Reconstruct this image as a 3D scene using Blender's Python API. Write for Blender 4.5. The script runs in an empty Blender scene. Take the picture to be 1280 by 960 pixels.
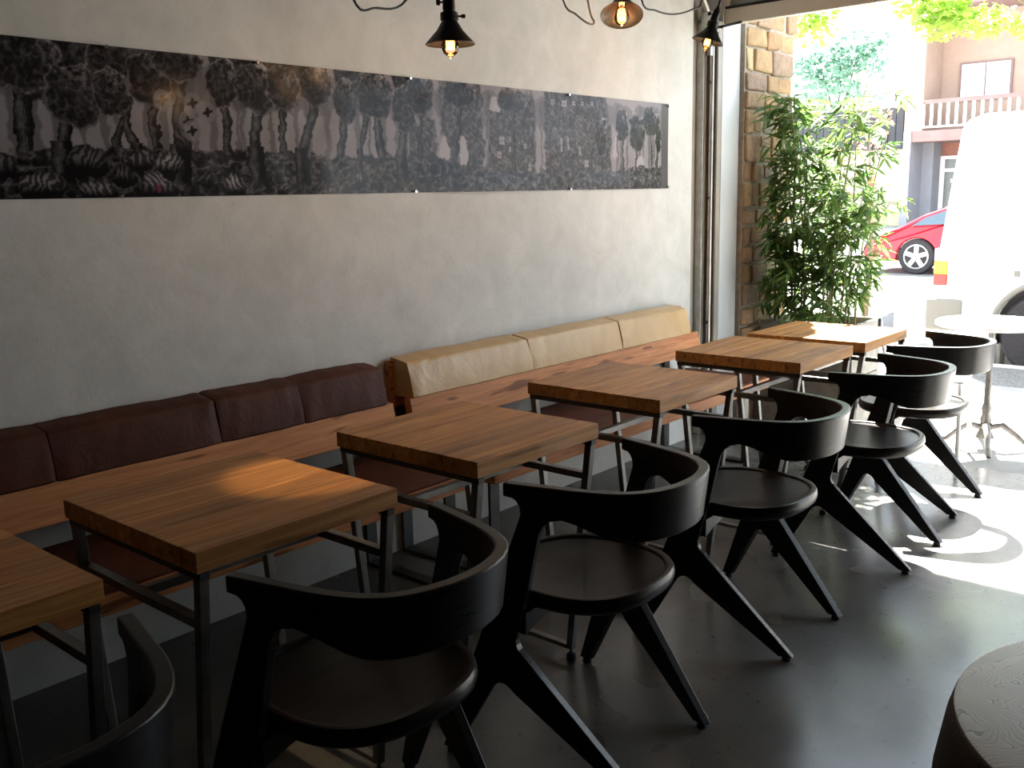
import bpy, bmesh, math, random
import numpy as np
from mathutils import Vector, Matrix, Euler

random.seed(7)
scene = bpy.context.scene
COL = scene.collection

# ------------------------------------------------------------------ camera
cam_d = bpy.data.cameras.new('camera')
cam_d.sensor_width = 36.0
cam_d.lens = 1200.65 / 1280 * 36.0
cam_d.clip_start = 0.02
cam_d.clip_end = 300
cam = bpy.data.objects.new('camera', cam_d)
COL.objects.link(cam)
YAW, PITCH, ROLL = math.radians(41.106), math.radians(11.0491), math.radians(-1.332)
fw = Vector((-math.sin(YAW) * math.cos(PITCH), math.cos(YAW) * math.cos(PITCH), -math.sin(PITCH)))
rt = fw.cross(Vector((0, 0, 1))).normalized()
up = rt.cross(fw)
r2 = rt * math.cos(ROLL) + up * math.sin(ROLL)
u2 = -rt * math.sin(ROLL) + up * math.cos(ROLL)
cam.matrix_world = Matrix(((r2.x, u2.x, -fw.x, 2.7772), (r2.y, u2.y, -fw.y, 0.0), (r2.z, u2.z, -fw.z, 1.3941), (0, 0, 0, 1)))
scene.camera = cam

# ------------------------------------------------------------------ world, sun, exposure
world = bpy.data.worlds.new('sky')
scene.world = world
world.use_nodes = True
bg = world.node_tree.nodes['Background']
bg.inputs[0].default_value = (0.76, 0.88, 1.0, 1)
bg.inputs[1].default_value = 2.2

sun_d = bpy.data.lights.new('sun', 'SUN')
sun_d.energy = 44.0
sun_d.angle = math.radians(0.7)
sun_d.color = (1.0, 0.96, 0.89)
sun = bpy.data.objects.new('sun', sun_d)
COL.objects.link(sun)
SUN_DIR = Vector((0.50 * math.cos(math.radians(53.5)), -0.866 * math.cos(math.radians(53.5)), -math.sin(math.radians(53.5))))
sun.rotation_euler = SUN_DIR.to_track_quat('-Z', 'Y').to_euler()
sun.location = (-8, 14, 12)

vs = scene.view_settings
vs.view_transform = 'Standard'
vs.look = 'None'
vs.gamma = 1.0
vs.use_curve_mapping = False
vs.exposure = 1.15


# ------------------------------------------------------------------ helpers
def tag(o, label=None, cat=None, group=None, kind=None):
    if label: o['label'] = label
    if cat: o['category'] = cat
    if group: o['group'] = group
    if kind: o['kind'] = kind
    return o


def thing(name, label, cat, loc=(0, 0, 0), rotz=0.0, group=None):
    o = bpy.data.objects.new(name, None)
    o.empty_display_size = 0.05
    COL.objects.link(o)
    o.location = loc
    o.rotation_euler = (0, 0, rotz)
    return tag(o, label, cat, group)


def copy_tree(o, parent=None):
    c = o.copy()
    COL.objects.link(c)
    c.parent = parent
    for ch in list(o.children):
        copy_tree(ch, c)
    return c


class MB:
    def __init__(s):
        s.v = []
        s.f = []

    def add(s, vs, fs):
        b = len(s.v)
        s.v += [tuple(p) for p in vs]
        s.f += [tuple(i + b for i in f) for f in fs]
        return s

    def box(s, x0, x1, y0, y1, z0, z1):
        v = [(x0, y0, z0), (x1, y0, z0), (x1, y1, z0), (x0, y1, z0), (x0, y0, z1), (x1, y0, z1), (x1, y1, z1), (x0, y1, z1)]
        return s.add(v, [(3, 2, 1, 0), (4, 5, 6, 7), (0, 1, 5, 4), (1, 2, 6, 5), (2, 3, 7, 6), (3, 0, 4, 7)])

    def bar(s, p, q, w, h, side=(0, 1, 0)):
        p, q = Vector(p), Vector(q)
        d = (q - p).normalized()
        a = Vector(side)
        a = (a - d * a.dot(d)).normalized()
        b = d.cross(a)
        v = []
        for c in (p, q):
            for i, j in ((-1, -1), (1, -1), (1, 1), (-1, 1)):
                v.append(c + a * (w / 2 * i) + b * (h / 2 * j))
        return s.add(v, [(3, 2, 1, 0), (4, 5, 6, 7), (0, 1, 5, 4), (1, 2, 6, 5), (2, 3, 7, 6), (3, 0, 4, 7)])

    def lathe(s, prof, c=(0, 0, 0), seg=24, axis=(0, 0, 1), cap=True):
        ax = Vector(axis).normalized()
        t = Vector((1, 0, 0)) if abs(ax.x) < 0.9 else Vector((0, 1, 0))
        a = (t - ax * t.dot(ax)).normalized()
        b = ax.cross(a)
        c = Vector(c)
        v, f = [], []
        for (r, z) in prof:
            for k in range(seg):
                an = 2 * math.pi * k / seg
                v.append(c + a * (r * math.cos(an)) + b * (r * math.sin(an)) + ax * z)
        for i in range(len(prof) - 1):
            for k in range(seg):
                k2 = (k + 1) % seg
                f.append((i * seg + k, i * seg + k2, (i + 1) * seg + k2, (i + 1) * seg + k))
        if cap:
            f.append(tuple(reversed(range(seg))))
            f.append(tuple(range((len(prof) - 1) * seg, len(prof) * seg)))
        return s.add(v, f)

    def tube(s, pts, r, seg=8):
        pts = [Vector(p) for p in pts]
        v, f = [], []
        n = len(pts)
        prev = None
        for i, p in enumerate(pts):
            d = (pts[min(i + 1, n - 1)] - pts[max(i - 1, 0)]).normalized()
            if prev is None:
                t = Vector((0, 0, 1)) if abs(d.z) < 0.9 else Vector((1, 0, 0))
            else:
                t = prev
            a = (t - d * t.dot(d)).normalized()
            prev = a
            b = d.cross(a)
            rr = r[i] if isinstance(r, (list, tuple)) else r
            for k in range(seg):
                an = 2 * math.pi * k / seg
                v.append(p + a * (rr * math.cos(an)) + b * (rr * math.sin(an)))
        for i in range(n - 1):
            for k in range(seg):
                k2 = (k + 1) % seg
                f.append((i * seg + k, i * seg + k2, (i + 1) * seg + k2, (i + 1) * seg + k))
        f.append(tuple(reversed(range(seg))))
        f.append(tuple(range((n - 1) * seg, n * seg)))
        return s.add(v, f)

    def extrude(s, front, back):
        n = len(front)
        f = [tuple(range(n)), tuple(reversed(range(n, 2 * n)))]
        for i in range(n):
            j = (i + 1) % n
            f.append((i, n + i, n + j, j))
        return s.add(list(front) + list(back), f)

    def build(s, name, mat, parent=None, smooth=False, bevel=0.0, seg=2, angle=35):
        me = bpy.data.meshes.new(name)
        me.from_pydata([tuple(p) for p in s.v], [], s.f)
        bm = bmesh.new()
        bm.from_mesh(me)
        bmesh.ops.recalc_face_normals(bm, faces=bm.faces)
        bm.to_mesh(me)
        bm.free()
        if smooth:
            me.polygons.foreach_set('use_smooth', [True] * len(me.polygons))
        me.materials.append(mat)
        o = bpy.data.objects.new(name, me)
        COL.objects.link(o)
        if parent is not None:
            o.parent = parent
        if bevel > 0:
            m = o.modifiers.new('bevel', 'BEVEL')
            m.width = bevel
            m.segments = seg
            m.limit_method = 'ANGLE'
            m.angle_limit = math.radians(angle)
        if smooth:
            try:
                me.set_sharp_from_angle(angle=math.radians(40))
            except Exception:
                pass
        return o


def struct(o):
    o['kind'] = 'structure'
    return o


# ------------------------------------------------------------------ materials
class NT:
    def __init__(s, name):
        s.m = bpy.data.materials.new(name)
        s.m.use_nodes = True
        s.t = s.m.node_tree
        s.p = s.t.nodes['Principled BSDF']

    def n(s, typ, **kw):
        nd = s.t.nodes.new(typ)
        for k, v in kw.items():
            if k.startswith('i_'):
                nd.inputs[k[2:].replace('_', ' ')].default_value = v
            else:
                setattr(nd, k, v)
        return nd

    def l(s, a, b):
        s.t.links.new(a, b)

    def coords(s, scale=(1, 1, 1), rnd=False):
        tc = s.n('ShaderNodeTexCoord')
        mp = s.n('ShaderNodeMapping')
        mp.inputs['Scale'].default_value = scale
        if rnd:
            oi = s.n('ShaderNodeObjectInfo')
            mul = s.n('ShaderNodeVectorMath', operation='SCALE')
            cx = s.n('ShaderNodeCombineXYZ')
            for k in range(3):
                s.l(oi.outputs['Random'], cx.inputs[k])
            s.l(cx.outputs[0], mul.inputs[0])
            mul.inputs['Scale'].default_value = 37.0
            ad = s.n('ShaderNodeVectorMath', operation='ADD')
            s.l(tc.outputs['Object'], ad.inputs[0])
            s.l(mul.outputs[0], ad.inputs[1])
            s.l(ad.outputs[0], mp.inputs['Vector'])
        else:
            s.l(tc.outputs['Object'], mp.inputs['Vector'])
        return mp.outputs[0]

    def noise(s, vec, scale, detail=4.0, rough=0.55, dist=0.0):
        nd = s.n('ShaderNodeTexNoise')
        nd.inputs['Scale'].default_value = scale
        nd.inputs['Detail'].default_value = detail
        nd.inputs['Roughness'].default_value = rough
        nd.inputs['Distortion'].default_value = dist
        s.l(vec, nd.inputs['Vector'])
        return nd.outputs['Fac']

    def ramp(s, fac, stops):
        nd = s.n('ShaderNodeValToRGB')
        els = nd.color_ramp.elements
        while len(els) < len(stops):
            els.new(0.5)
        for e, (p, c) in zip(els, stops):
            e.position = p
            e.color = (c[0], c[1], c[2], 1) if not isinstance(c, (int, float)) else (c, c, c, 1)
        s.l(fac, nd.inputs[0])
        return nd.outputs[0]

    def mix(s, fac, a, b, mode='MIX'):
        nd = s.n('ShaderNodeMix', data_type='RGBA', blend_type=mode)
        for sock, val in ((nd.inputs[0], fac), (nd.inputs[6], a), (nd.inputs[7], b)):
            if isinstance(val, (int, float)):
                sock.default_value = val if sock == nd.inputs[0] else (val, val, val, 1)
            elif isinstance(val, tuple):
                sock.default_value = (val[0], val[1], val[2], 1)
            else:
                s.l(val, sock)
        return nd.outputs[2]

    def bump(s, h, strength=0.2, dist=0.01):
        nd = s.n('ShaderNodeBump')
        nd.inputs['Strength'].default_value = strength
        nd.inputs['Distance'].default_value = dist
        s.l(h, nd.inputs['Height'])
        s.l(nd.outputs[0], s.p.inputs['Normal'])

    def out(s, color=None, rough=None, metal=0.0, spec=None):
        if color is not None:
            if isinstance(color, tuple):
                s.p.inputs['Base Color'].default_value = (color[0], color[1], color[2], 1)
            else:
                s.l(color, s.p.inputs['Base Color'])
        if rough is not None:
            if isinstance(rough, (int, float)):
                s.p.inputs['Roughness'].default_value = rough
            else:
                s.l(rough, s.p.inputs['Roughness'])
        s.p.inputs['Metallic'].default_value = metal
        if spec is not None:
            s.p.inputs['Specular IOR Level'].default_value = spec
        return s.m


def plain(name, c, rough=0.5, metal=0.0, spec=None, var=0.12, scale=6.0, bump=0.0):
    t = NT(name)
    n = t.noise(t.coords(), scale, 3)
    lo = tuple(max(0, x * (1 - var)) for x in c)
    hi = tuple(x * (1 + var) for x in c)
    col = t.ramp(n, [(0.3, lo), (0.7, hi)])
    if bump:
        t.bump(t.noise(t.coords(), scale * 8, 3), bump, 0.004)
    return t.out(col, rough, metal, spec)


def plaster():
    t = NT('trowelled_plaster')
    v = t.coords()
    big = t.noise(v, 1.3, 5, 0.6, 0.6)
    mid = t.noise(v, 7.0, 6, 0.65, 0.4)
    fine = t.noise(v, 60.0, 4, 0.6)
    c = t.ramp(big, [(0.3, (0.545, 0.54, 0.51)), (0.7, (0.655, 0.65, 0.615))])
    c2 = t.ramp(mid, [(0.33, (0.76, 0.765, 0.76)), (0.62, (1.0, 1.0, 1.0))])
    c = t.mix(0.55, c, c2, 'MULTIPLY')
    pits = t.ramp(t.noise(v, 30.0, 3, 0.6, 0.0), [(0.24, 0.6), (0.32, 1.0)])
    c = t.mix(0.5, c, pits, 'MULTIPLY')
    h = t.mix(0.4, mid, fine)
    t.bump(h, 0.35, 0.006)
    return t.out(c, 0.75, 0, 0.3)


def concrete():
    t = NT('polished_concrete')
    v = t.coords()
    big = t.noise(v, 1.1, 5, 0.6, 0.5)
    mid = t.noise(v, 9.0, 5, 0.65)
    spk = t.ramp(t.noise(v, 48, 2, 0.5, 0.6), [(0.27, 0.35), (0.33, 1.0)])
    gate = 0.85
    c = t.ramp(big, [(0.25, (0.088, 0.086, 0.080)), (0.75, (0.130, 0.126, 0.118))])
    c = t.mix(0.5, c, t.ramp(mid, [(0.3, 0.7), (0.7, 1.1)]), 'MULTIPLY')
    c = t.mix(gate, c, t.mix(1.0, c, spk, 'MULTIPLY'))
    ro = t.ramp(t.noise(v, 2.2, 2, 0.5), [(0.3, 0.21), (0.7, 0.29)])
    t.bump(t.noise(v, 7, 3), 0.03, 0.006)
    return t.out(c, ro, 0, 0.5)


def wood(name, dark, light, rough=0.4, axis='y', tone=(0.78, 1.12), knots=0.0):
    t = NT(name)
    sc = {'y': (26, 1.3, 26), 'x': (1.3, 26, 26), 'z': (26, 26, 1.3)}[axis]
    v = t.coords(sc, rnd=True)
    g = t.noise(v, 1.6, 6, 0.6, 1.2)
    f = t.noise(v, 6.0, 4, 0.7, 0.3)
    c = t.ramp(g, [(0.28, dark), (0.5, tuple((a + b) / 2 for a, b in zip(dark, light))), (0.72, light)])
    c = t.mix(0.5, c, t.ramp(f, [(0.3, 0.78), (0.65, 1.05)]), 'MULTIPLY')
    oi = t.n('ShaderNodeObjectInfo')
    c = t.mix(1.0, c, t.ramp(oi.outputs['Random'], [(0.0, tone[0]), (1.0, tone[1])]), 'MULTIPLY')
    if knots:
        k = t.noise(t.coords((22, 2.6, 22), rnd=True), 1.1, 2, 0.5, 0.2)
        c = t.mix(t.ramp(k, [(0.61, 0.0), (0.66, knots)]), c, tuple(x * 0.3 for x in dark))
    t.bump(f, 0.08, 0.002)
    return t.out(c, rough, 0, 0.25)


def leather(name, a, b, gloss=0.30, spec=0.45):
    t = NT(name)
    v = t.coords()
    c = t.ramp(t.noise(v, 5.0, 5, 0.6, 0.6), [(0.3, a), (0.7, b)])
    h = t.mix(0.25, t.noise(v, 11, 4, 0.55, 2.2), t.noise(v, 180, 2))
    t.bump(h, 0.28, 0.012)
    return t.out(c, t.ramp(t.noise(v, 9, 3), [(0.3, gloss), (0.7, gloss + 0.12)]), 0, spec)


def black_oak():
    t = NT('black_stained_oak')
    v = t.coords((4, 4, 55), rnd=True)
    g = t.noise(v, 2.0, 5, 0.6, 0.8)
    c = t.ramp(g, [(0.3, (0.006, 0.006, 0.007)), (0.7, (0.016, 0.015, 0.015))])
    t.bump(g, 0.10, 0.002)
    return t.out(c, t.ramp(g, [(0.3, 0.26), (0.7, 0.36)]), 0, 0.24)


def seat_oak():
    t = NT('worn_black_oak_seat')
    v = t.coords((40, 2.5, 40), rnd=True)
    g = t.noise(v, 1.6, 5, 0.6, 0.6)
    c = t.ramp(g, [(0.3, (0.007, 0.0055, 0.005)), (0.7, (0.020, 0.0145, 0.0115))])
    t.bump(g, 0.08, 0.002)
    return t.out(c, 0.30, 0, 0.20)


def stump_top():
    t = NT('brushed_grey_oak_end_grain')
    tc = t.n('ShaderNodeTexCoord')
    mp = t.n('ShaderNodeMapping')
    mp.inputs['Scale'].default_value = (1.0, 1.0, 0.2)
    t.l(tc.outputs['Object'], mp.inputs['Vector'])
    n1 = t.noise(mp.outputs[0], 3.0, 3, 0.42, 0.7)
    ml = t.n('ShaderNodeMath', operation='MULTIPLY')
    t.l(n1, ml.inputs[0])
    ml.inputs[1].default_value = 400
    sn = t.n('ShaderNodeMath', operation='SINE')
    t.l(ml.outputs[0], sn.inputs[0])
    line = t.ramp(sn.outputs[0], [(0.0, 1.0), (0.80, 1.0), (0.985, 0.25)])
    c = t.ramp(t.noise(mp.outputs[0], 5, 4), [(0.3, (0.40, 0.32, 0.27)), (0.7, (0.52, 0.425, 0.365))])
    c = t.mix(0.85, c, line, 'MULTIPLY')
    t.bump(line, 0.15, 0.003)
    return t.out(c, 0.42, 0, 0.4)


def stone():
    t = NT('rough_quarry_stone')
    oi = t.n('ShaderNodeObjectInfo')
    base = t.ramp(oi.outputs['Random'], [(0.0, (0.30, 0.20, 0.12)), (0.25, (0.42, 0.29, 0.16)), (0.45, (0.27, 0.19, 0.15)), (0.65, (0.36, 0.22, 0.12)), (0.85, (0.26, 0.24, 0.21)), (1.0, (0.48, 0.38, 0.22))])
    v = t.coords(rnd=True)
    n = t.noise(v, 14, 6, 0.65, 0.8)
    c = t.mix(0.8, base, t.ramp(n, [(0.3, 0.65), (0.7, 1.2)]), 'MULTIPLY')
    t.bump(t.noise(v, 30, 6, 0.65), 0.7, 0.015)
    return t.out(c, 0.85, 0, 0.2)


def leafmat(name, cols, trans=0.5):
    t = NT(name)
    oi = t.n('ShaderNodeObjectInfo')
    geo = t.n('ShaderNodeNewGeometry')
    ad = t.n('ShaderNodeMath', operation='ADD')
    t.l(oi.outputs['Random'], ad.inputs[0])
    t.l(geo.outputs['Random Per Island'], ad.inputs[1])
    fr = t.n('ShaderNodeMath', operation='FRACT')
    t.l(ad.outputs[0], fr.inputs[0])
    n = len(cols)
    c = t.ramp(fr.outputs[0], [(i / (n - 1), k) for i, k in enumerate(cols)])
    t.out(c, 0.45, 0, 0.4)
    tr = t.n('ShaderNodeBsdfTranslucent')
    t.l(c, tr.inputs[0])
    mx = t.n('ShaderNodeMixShader')
    mx.inputs[0].default_value = trans
    t.l(t.p.outputs[0], mx.inputs[1])
    t.l(tr.outputs[0], mx.inputs[2])
    t.l(mx.outputs[0], t.t.nodes['Material Output'].inputs[0])
    return t.m


def clearglass(name, tint=(1, 1, 1), refl=1.0):
    t = NT(name)
    tb = t.n('ShaderNodeBsdfTransparent')
    tb.inputs[0].default_value = (tint[0], tint[1], tint[2], 1)
    gl = t.n('ShaderNodeBsdfGlossy')
    gl.inputs['Roughness'].default_value = 0.03
    fr = t.n('ShaderNodeFresnel')
    fr.inputs[0].default_value = 1.5
    ml = t.n('ShaderNodeMath', operation='MULTIPLY')
    t.l(fr.outputs[0], ml.inputs[0])
    ml.inputs[1].default_value = refl
    mx = t.n('ShaderNodeMixShader')
    t.l(ml.outputs[0], mx.inputs[0])
    t.l(tb.outputs[0], mx.inputs[1])
    t.l(gl.outputs[0], mx.inputs[2])
    t.l(mx.outputs[0], t.t.nodes['Material Output'].inputs[0])
    return t.m


def emit(name, c, s):
    t = NT(name)
    t.p.inputs['Base Color'].default_value = (c[0], c[1], c[2], 1)
    t.p.inputs['Emission Color'].default_value = (c[0], c[1], c[2], 1)
    t.p.inputs['Emission Strength'].default_value = s
    return t.m


M = dict(
    plaster=plaster(), concrete=concrete(),
    oak=wood('butcher_block_oak', (0.37, 0.135, 0.034), (0.76, 0.375, 0.115), 0.45, 'y', (0.74, 1.12), 0.5),
    fir=wood('reclaimed_fir', (0.44, 0.150, 0.052), (0.74, 0.34, 0.150), 0.55, 'y', (0.9, 1.05), 0.8),
    brown=leather('brown_leather', (0.058, 0.015, 0.007), (0.095, 0.028, 0.013), 0.50, 0.18),
    tan=leather('tan_leather', (0.50, 0.31, 0.13), (0.62, 0.41, 0.20)),
    steel=plain('raw_steel', (0.20, 0.195, 0.185), 0.42, 0.9, None, 0.25, 14),
    darksteel=plain('dark_steel', (0.07, 0.07, 0.07), 0.45, 0.8, None, 0.2, 14),
    chrome=plain('galvanised_steel', (0.45, 0.44, 0.41), 0.35, 0.9, None, 0.15, 20),
    black=black_oak(), seat=seat_oak(),
    rubber=plain('black_rubber', (0.015, 0.015, 0.015), 0.6),
    blackmetal=plain('black_metal', (0.014, 0.012, 0.010), 0.42, 0.5, None, 0.3, 30),
    cord=plain('black_cord', (0.010, 0.010, 0.010), 0.6),
    stump=stump_top(), bark=plain('dark_bark', (0.035, 0.022, 0.016), 0.6, 0, None, 0.4, 22, 0.4),
    stone=stone(), mortar=plain('mortar', (0.31, 0.28, 0.235), 0.9, 0, 0.2, 0.2, 30, 0.4),
    jamb=plain('painted_white_metal', (0.58, 0.61, 0.63), 0.35, 0.0, None, 0.04, 2),
    jambgrey=plain('grey_painted_frame', (0.33, 0.31, 0.27), 0.5, 0.0, None, 0.12, 6),
    cream=plain('cream_enamel', (0.74, 0.70, 0.61), 0.4, 0, None, 0.05, 3),
    ceiling=plain('dark_ceiling_paint', (0.09, 0.085, 0.08), 0.85, 0, 0.2, 0.05, 2),
    darkwall=plain('charcoal_paint', (0.035, 0.034, 0.033), 0.7, 0, 0.3, 0.1, 2),
    frost=plain('frosted_pane', (0.32, 0.34, 0.30), 0.3, 0, None, 0.06, 2),
    pin=plain('chrome_pin', (0.7, 0.7, 0.7), 0.15, 1.0, None, 0.02),
    bulb=clearglass('bulb_glass'), filament=emit('glowing_filament', (1.0, 0.24, 0.035), 9.0),
    bamboo=leafmat('bamboo_leaf', [(0.045, 0.10, 0.022), (0.09, 0.17, 0.035), (0.14, 0.22, 0.05), (0.05, 0.12, 0.03), (0.19, 0.26, 0.07)], 0.45),
    culm=plain('bamboo_culm', (0.16, 0.15, 0.05), 0.45, 0, None, 0.3, 12),
    planter=plain('weathered_grey_board', (0.20, 0.19, 0.17), 0.8, 0, 0.2, 0.25, 9, 0.3),
    soil=plain('soil', (0.04, 0.03, 0.02), 0.95, 0, 0.1, 0.4, 40, 0.5),
    maple=leafmat('maple_leaf', [(0.22, 0.38, 0.05), (0.34, 0.48, 0.09), (0.28, 0.44, 0.06), (0.42, 0.50, 0.14)], 0.6),
    spruce=leafmat('blue_green_leaf', [(0.10, 0.22, 0.16), (0.17, 0.30, 0.22), (0.13, 0.26, 0.18)], 0.35),
    autumn=leafmat('autumn_leaf', [(0.55, 0.16, 0.08), (0.65, 0.25, 0.12), (0.60, 0.14, 0.14)], 0.45),
    trunk=plain('tree_bark', (0.16, 0.11, 0.07), 0.9, 0, 0.2, 0.3, 14, 0.5),
    sidewalk=plain('pale_concrete_slab', (0.27, 0.265, 0.255), 0.85, 0, 0.2, 0.1, 5, 0.1),
    aggregate=plain('exposed_aggregate', (0.15, 0.145, 0.14), 0.9, 0, 0.2, 0.5, 70, 0.5),
    kerb=plain('kerb_stone', (0.42, 0.39, 0.35), 0.85, 0, 0.2, 0.1, 8),
    asphalt=plain('asphalt', (0.20, 0.195, 0.185), 0.9, 0, 0.2, 0.15, 30, 0.2),
    van=plain('white_van_paint', (0.80, 0.80, 0.80), 0.25, 0, None, 0.01, 1),
    vangrey=plain('grey_bumper_plastic', (0.15, 0.14, 0.12), 0.6, 0, None, 0.08, 4),
    tire=plain('tyre_rubber', (0.030, 0.027, 0.030), 0.8, 0, 0.3, 0.2, 30),
    alloy=plain('silver_wheel', (0.60, 0.60, 0.60), 0.35, 0.6, None, 0.05),
    carred=plain('red_car_paint', (0.42, 0.018, 0.035), 0.22, 0.1, 0.6, 0.05, 2),
    tailred=plain('red_lamp_lens', (0.55, 0.04, 0.03), 0.2), tailamber=plain('amber_lamp_lens', (0.75, 0.30, 0.03), 0.2),
    darkglass=plain('dark_tinted_glass', (0.06, 0.09, 0.12), 0.08, 0, 0.8, 0.05),
    pink=plain('salmon_stucco', (0.40, 0.29, 0.23), 0.9, 0, 0.2, 0.05, 3),
    pinkdark=plain('mauve_trim', (0.24, 0.16, 0.15), 0.8, 0, 0.2, 0.08, 3),
    greycol=plain('grey_stucco', (0.25, 0.25, 0.27), 0.9, 0, 0.2, 0.05, 3),
    navy=plain('charcoal_cladding', (0.055, 0.058, 0.068), 0.7, 0, 0.3, 0.15, 3),
    creamwall=plain('cream_stucco', (0.55, 0.50, 0.36), 0.9, 0, 0.2, 0.05, 3),
    brick=plain('red_brick_panel', (0.33, 0.15, 0.11), 0.9, 0, 0.2, 0.15, 14),
    white=plain('white_paint', (0.78, 0.78, 0.78), 0.45, 0, None, 0.02),
    blind=plain('white_window_blind', (0.75, 0.75, 0.74), 0.6, 0, None, 0.02),
    doorglass=plain('door_glass', (0.14, 0.14, 0.12), 0.15, 0, 0.7, 0.1),
    castiron=plain('cast_iron', (0.14, 0.13, 0.12), 0.5, 0.6, None, 0.3, 30),
    blue=plain('blue_cloth', (0.07, 0.18, 0.60), 0.8), redcloth=plain('red_cloth', (0.60, 0.09, 0.08), 0.8),
    slate=plain('slate_plastic', (0.06, 0.07, 0.09), 0.5),
)

# ------------------------------------------------------------------ room shell
fl = MB().box(-0.12, 7.0, -4.0, 5.05, -0.2, 0.0).build('floor', M['concrete'])
struct(fl)
# long plaster wall with a rounded end by the garage opening
pts = [(-0.20, -4.0), (0.0, -4.0)]
for k in range(9):
    a = math.pi / 2 * k / 8
    pts.append((-0.07 + 0.07 * math.cos(a), 4.70 + 0.07 * math.sin(a)))
pts.append((-0.20, 4.77))
wl = MB().extrude([(x, y, 0.0) for x, y in pts], [(x, y, 3.0) for x, y in pts]).build('wall_left', M['plaster'], smooth=True)
struct(wl)
struct(MB().box(-0.2, 7.2, -4.2, -4.0, 0, 3.0).build('wall_back', M['darkwall']))
struct(MB().box(7.0, 7.2, -4.0, 5.15, 0, 3.0).build('wall_right', M['darkwall']))
struct(MB().box(-0.2, 7.2, -4.2, 5.2, 3.0, 3.1).build('ceiling', M['ceiling']))
wf = MB().box(3.75, 7.0, 5.0, 5.15, 0, 3.0).box(-0.2, 3.75, 5.02, 5.15, 2.72, 3.0).build('wall_front', M['plaster'])
struct(wf)
# jamb behind the door tracks
struct(MB().box(-0.2, -0.045, 4.765, 5.05, 0, 3.0).build('trim_1', M['jambgrey'], bevel=0.003))
struct(MB().box(-0.045, 0.062, 4.932, 5.135, 0, 3.0).build('trim_2', M['jamb'], bevel=0.004))
struct(MB().box(3.64, 3.75, 4.94, 5.0, 0, 2.285).build('trim_3', M['jamb'], bevel=0.004))

# sectional garage door, raised: its lowest section hangs under the lintel
door = thing('door_1', None, None, (0, 0, 0))
struct(door)
MB().box(0.064, 3.75, 4.94, 4.985, 2.285, 2.365).build('bottom_rail', M['cream'], door, bevel=0.004)
MB().box(0.064, 3.75, 4.944, 4.985, 2.365, 2.380).build('shadow_gap_strip', M['rubber'], door)  # black strip put in as the shadow gap above the bottom rail
MB().box(0.064, 3.75, 4.94, 4.985, 2.93, 2.99).build('top_rail', M['cream'], door, bevel=0.004)
for k in range(7):
    x = 0.064 + k * (3.70 - 0.064) / 6
    MB().box(x - 0.03 + (0.03 if k == 0 else 0), x + 0.03, 4.942, 4.98, 2.38, 2.93).build('stile', M['cream'], door, bevel=0.003)
for k in range(6):
    x0 = 0.094 + k * 0.606
    MB().box(x0, x0 + 0.546, 4.952, 4.962, 2.38, 2.93).build('pane', M['frost'], door)
# vertical track, roller shaft and curved track on the jamb
MB().box(-0.044, 0.000, 4.835, 4.845, 0, 2.30).build('track_flange', M['chrome'], door, bevel=0.002)
MB().box(-0.004, 0.004, 4.845, 4.928, 0, 2.30).build('track_web', M['jambgrey'], door)
MB().box(0.004, 0.040, 4.90, 4.915, 0, 2.30).build('track_back', M['jambgrey'], door)
MB().tube([(0.030, 4.872, 0.0), (0.030, 4.872, 2.28)], 0.014, 12).build('guide_tube', M['chrome'], door, smooth=True)
MB().box(0.048, 0.060, 4.885, 4.930, 0, 2.30).build('angle_bar', M['jambgrey'], door, bevel=0.002)
cv = [(0.02, 4.86, 2.12)]
for k in range(9):
    a = math.pi / 2 * k / 8
    cv.append((0.02, 4.58 + 0.28 * math.cos(a), 2.20 + 0.28 * math.sin(a)))
cv.append((0.02, 2.6, 2.48))
MB().tube(cv, 0.02, 8).build('curved_track', M['chrome'], door, smooth=True)
MB().lathe([(0.02, 0), (0.02, 0.05)], (0.03, 4.83, 2.27), 14, (1, 0, 0)).build('roller', M['chrome'], door, smooth=True)
MB().box(0.0, 0.10, 4.80, 4.812, 2.23, 2.34).build('roller_bracket', M['chrome'], door, bevel=0.003)
MB().tube([(0.03, 4.80, 2.245), (0.24, 4.80, 2.262)], 0.007, 8).build('roller_stem', M['darksteel'], door)
for zz in (1.98, 1.36, 0.66):
    MB().lathe([(0.008, 0), (0.008, 0.012), (0.004, 0.016)], (0.030, 4.860, zz), 10, (0, -1, 0)).build('bolt', M['darksteel'], door)

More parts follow.
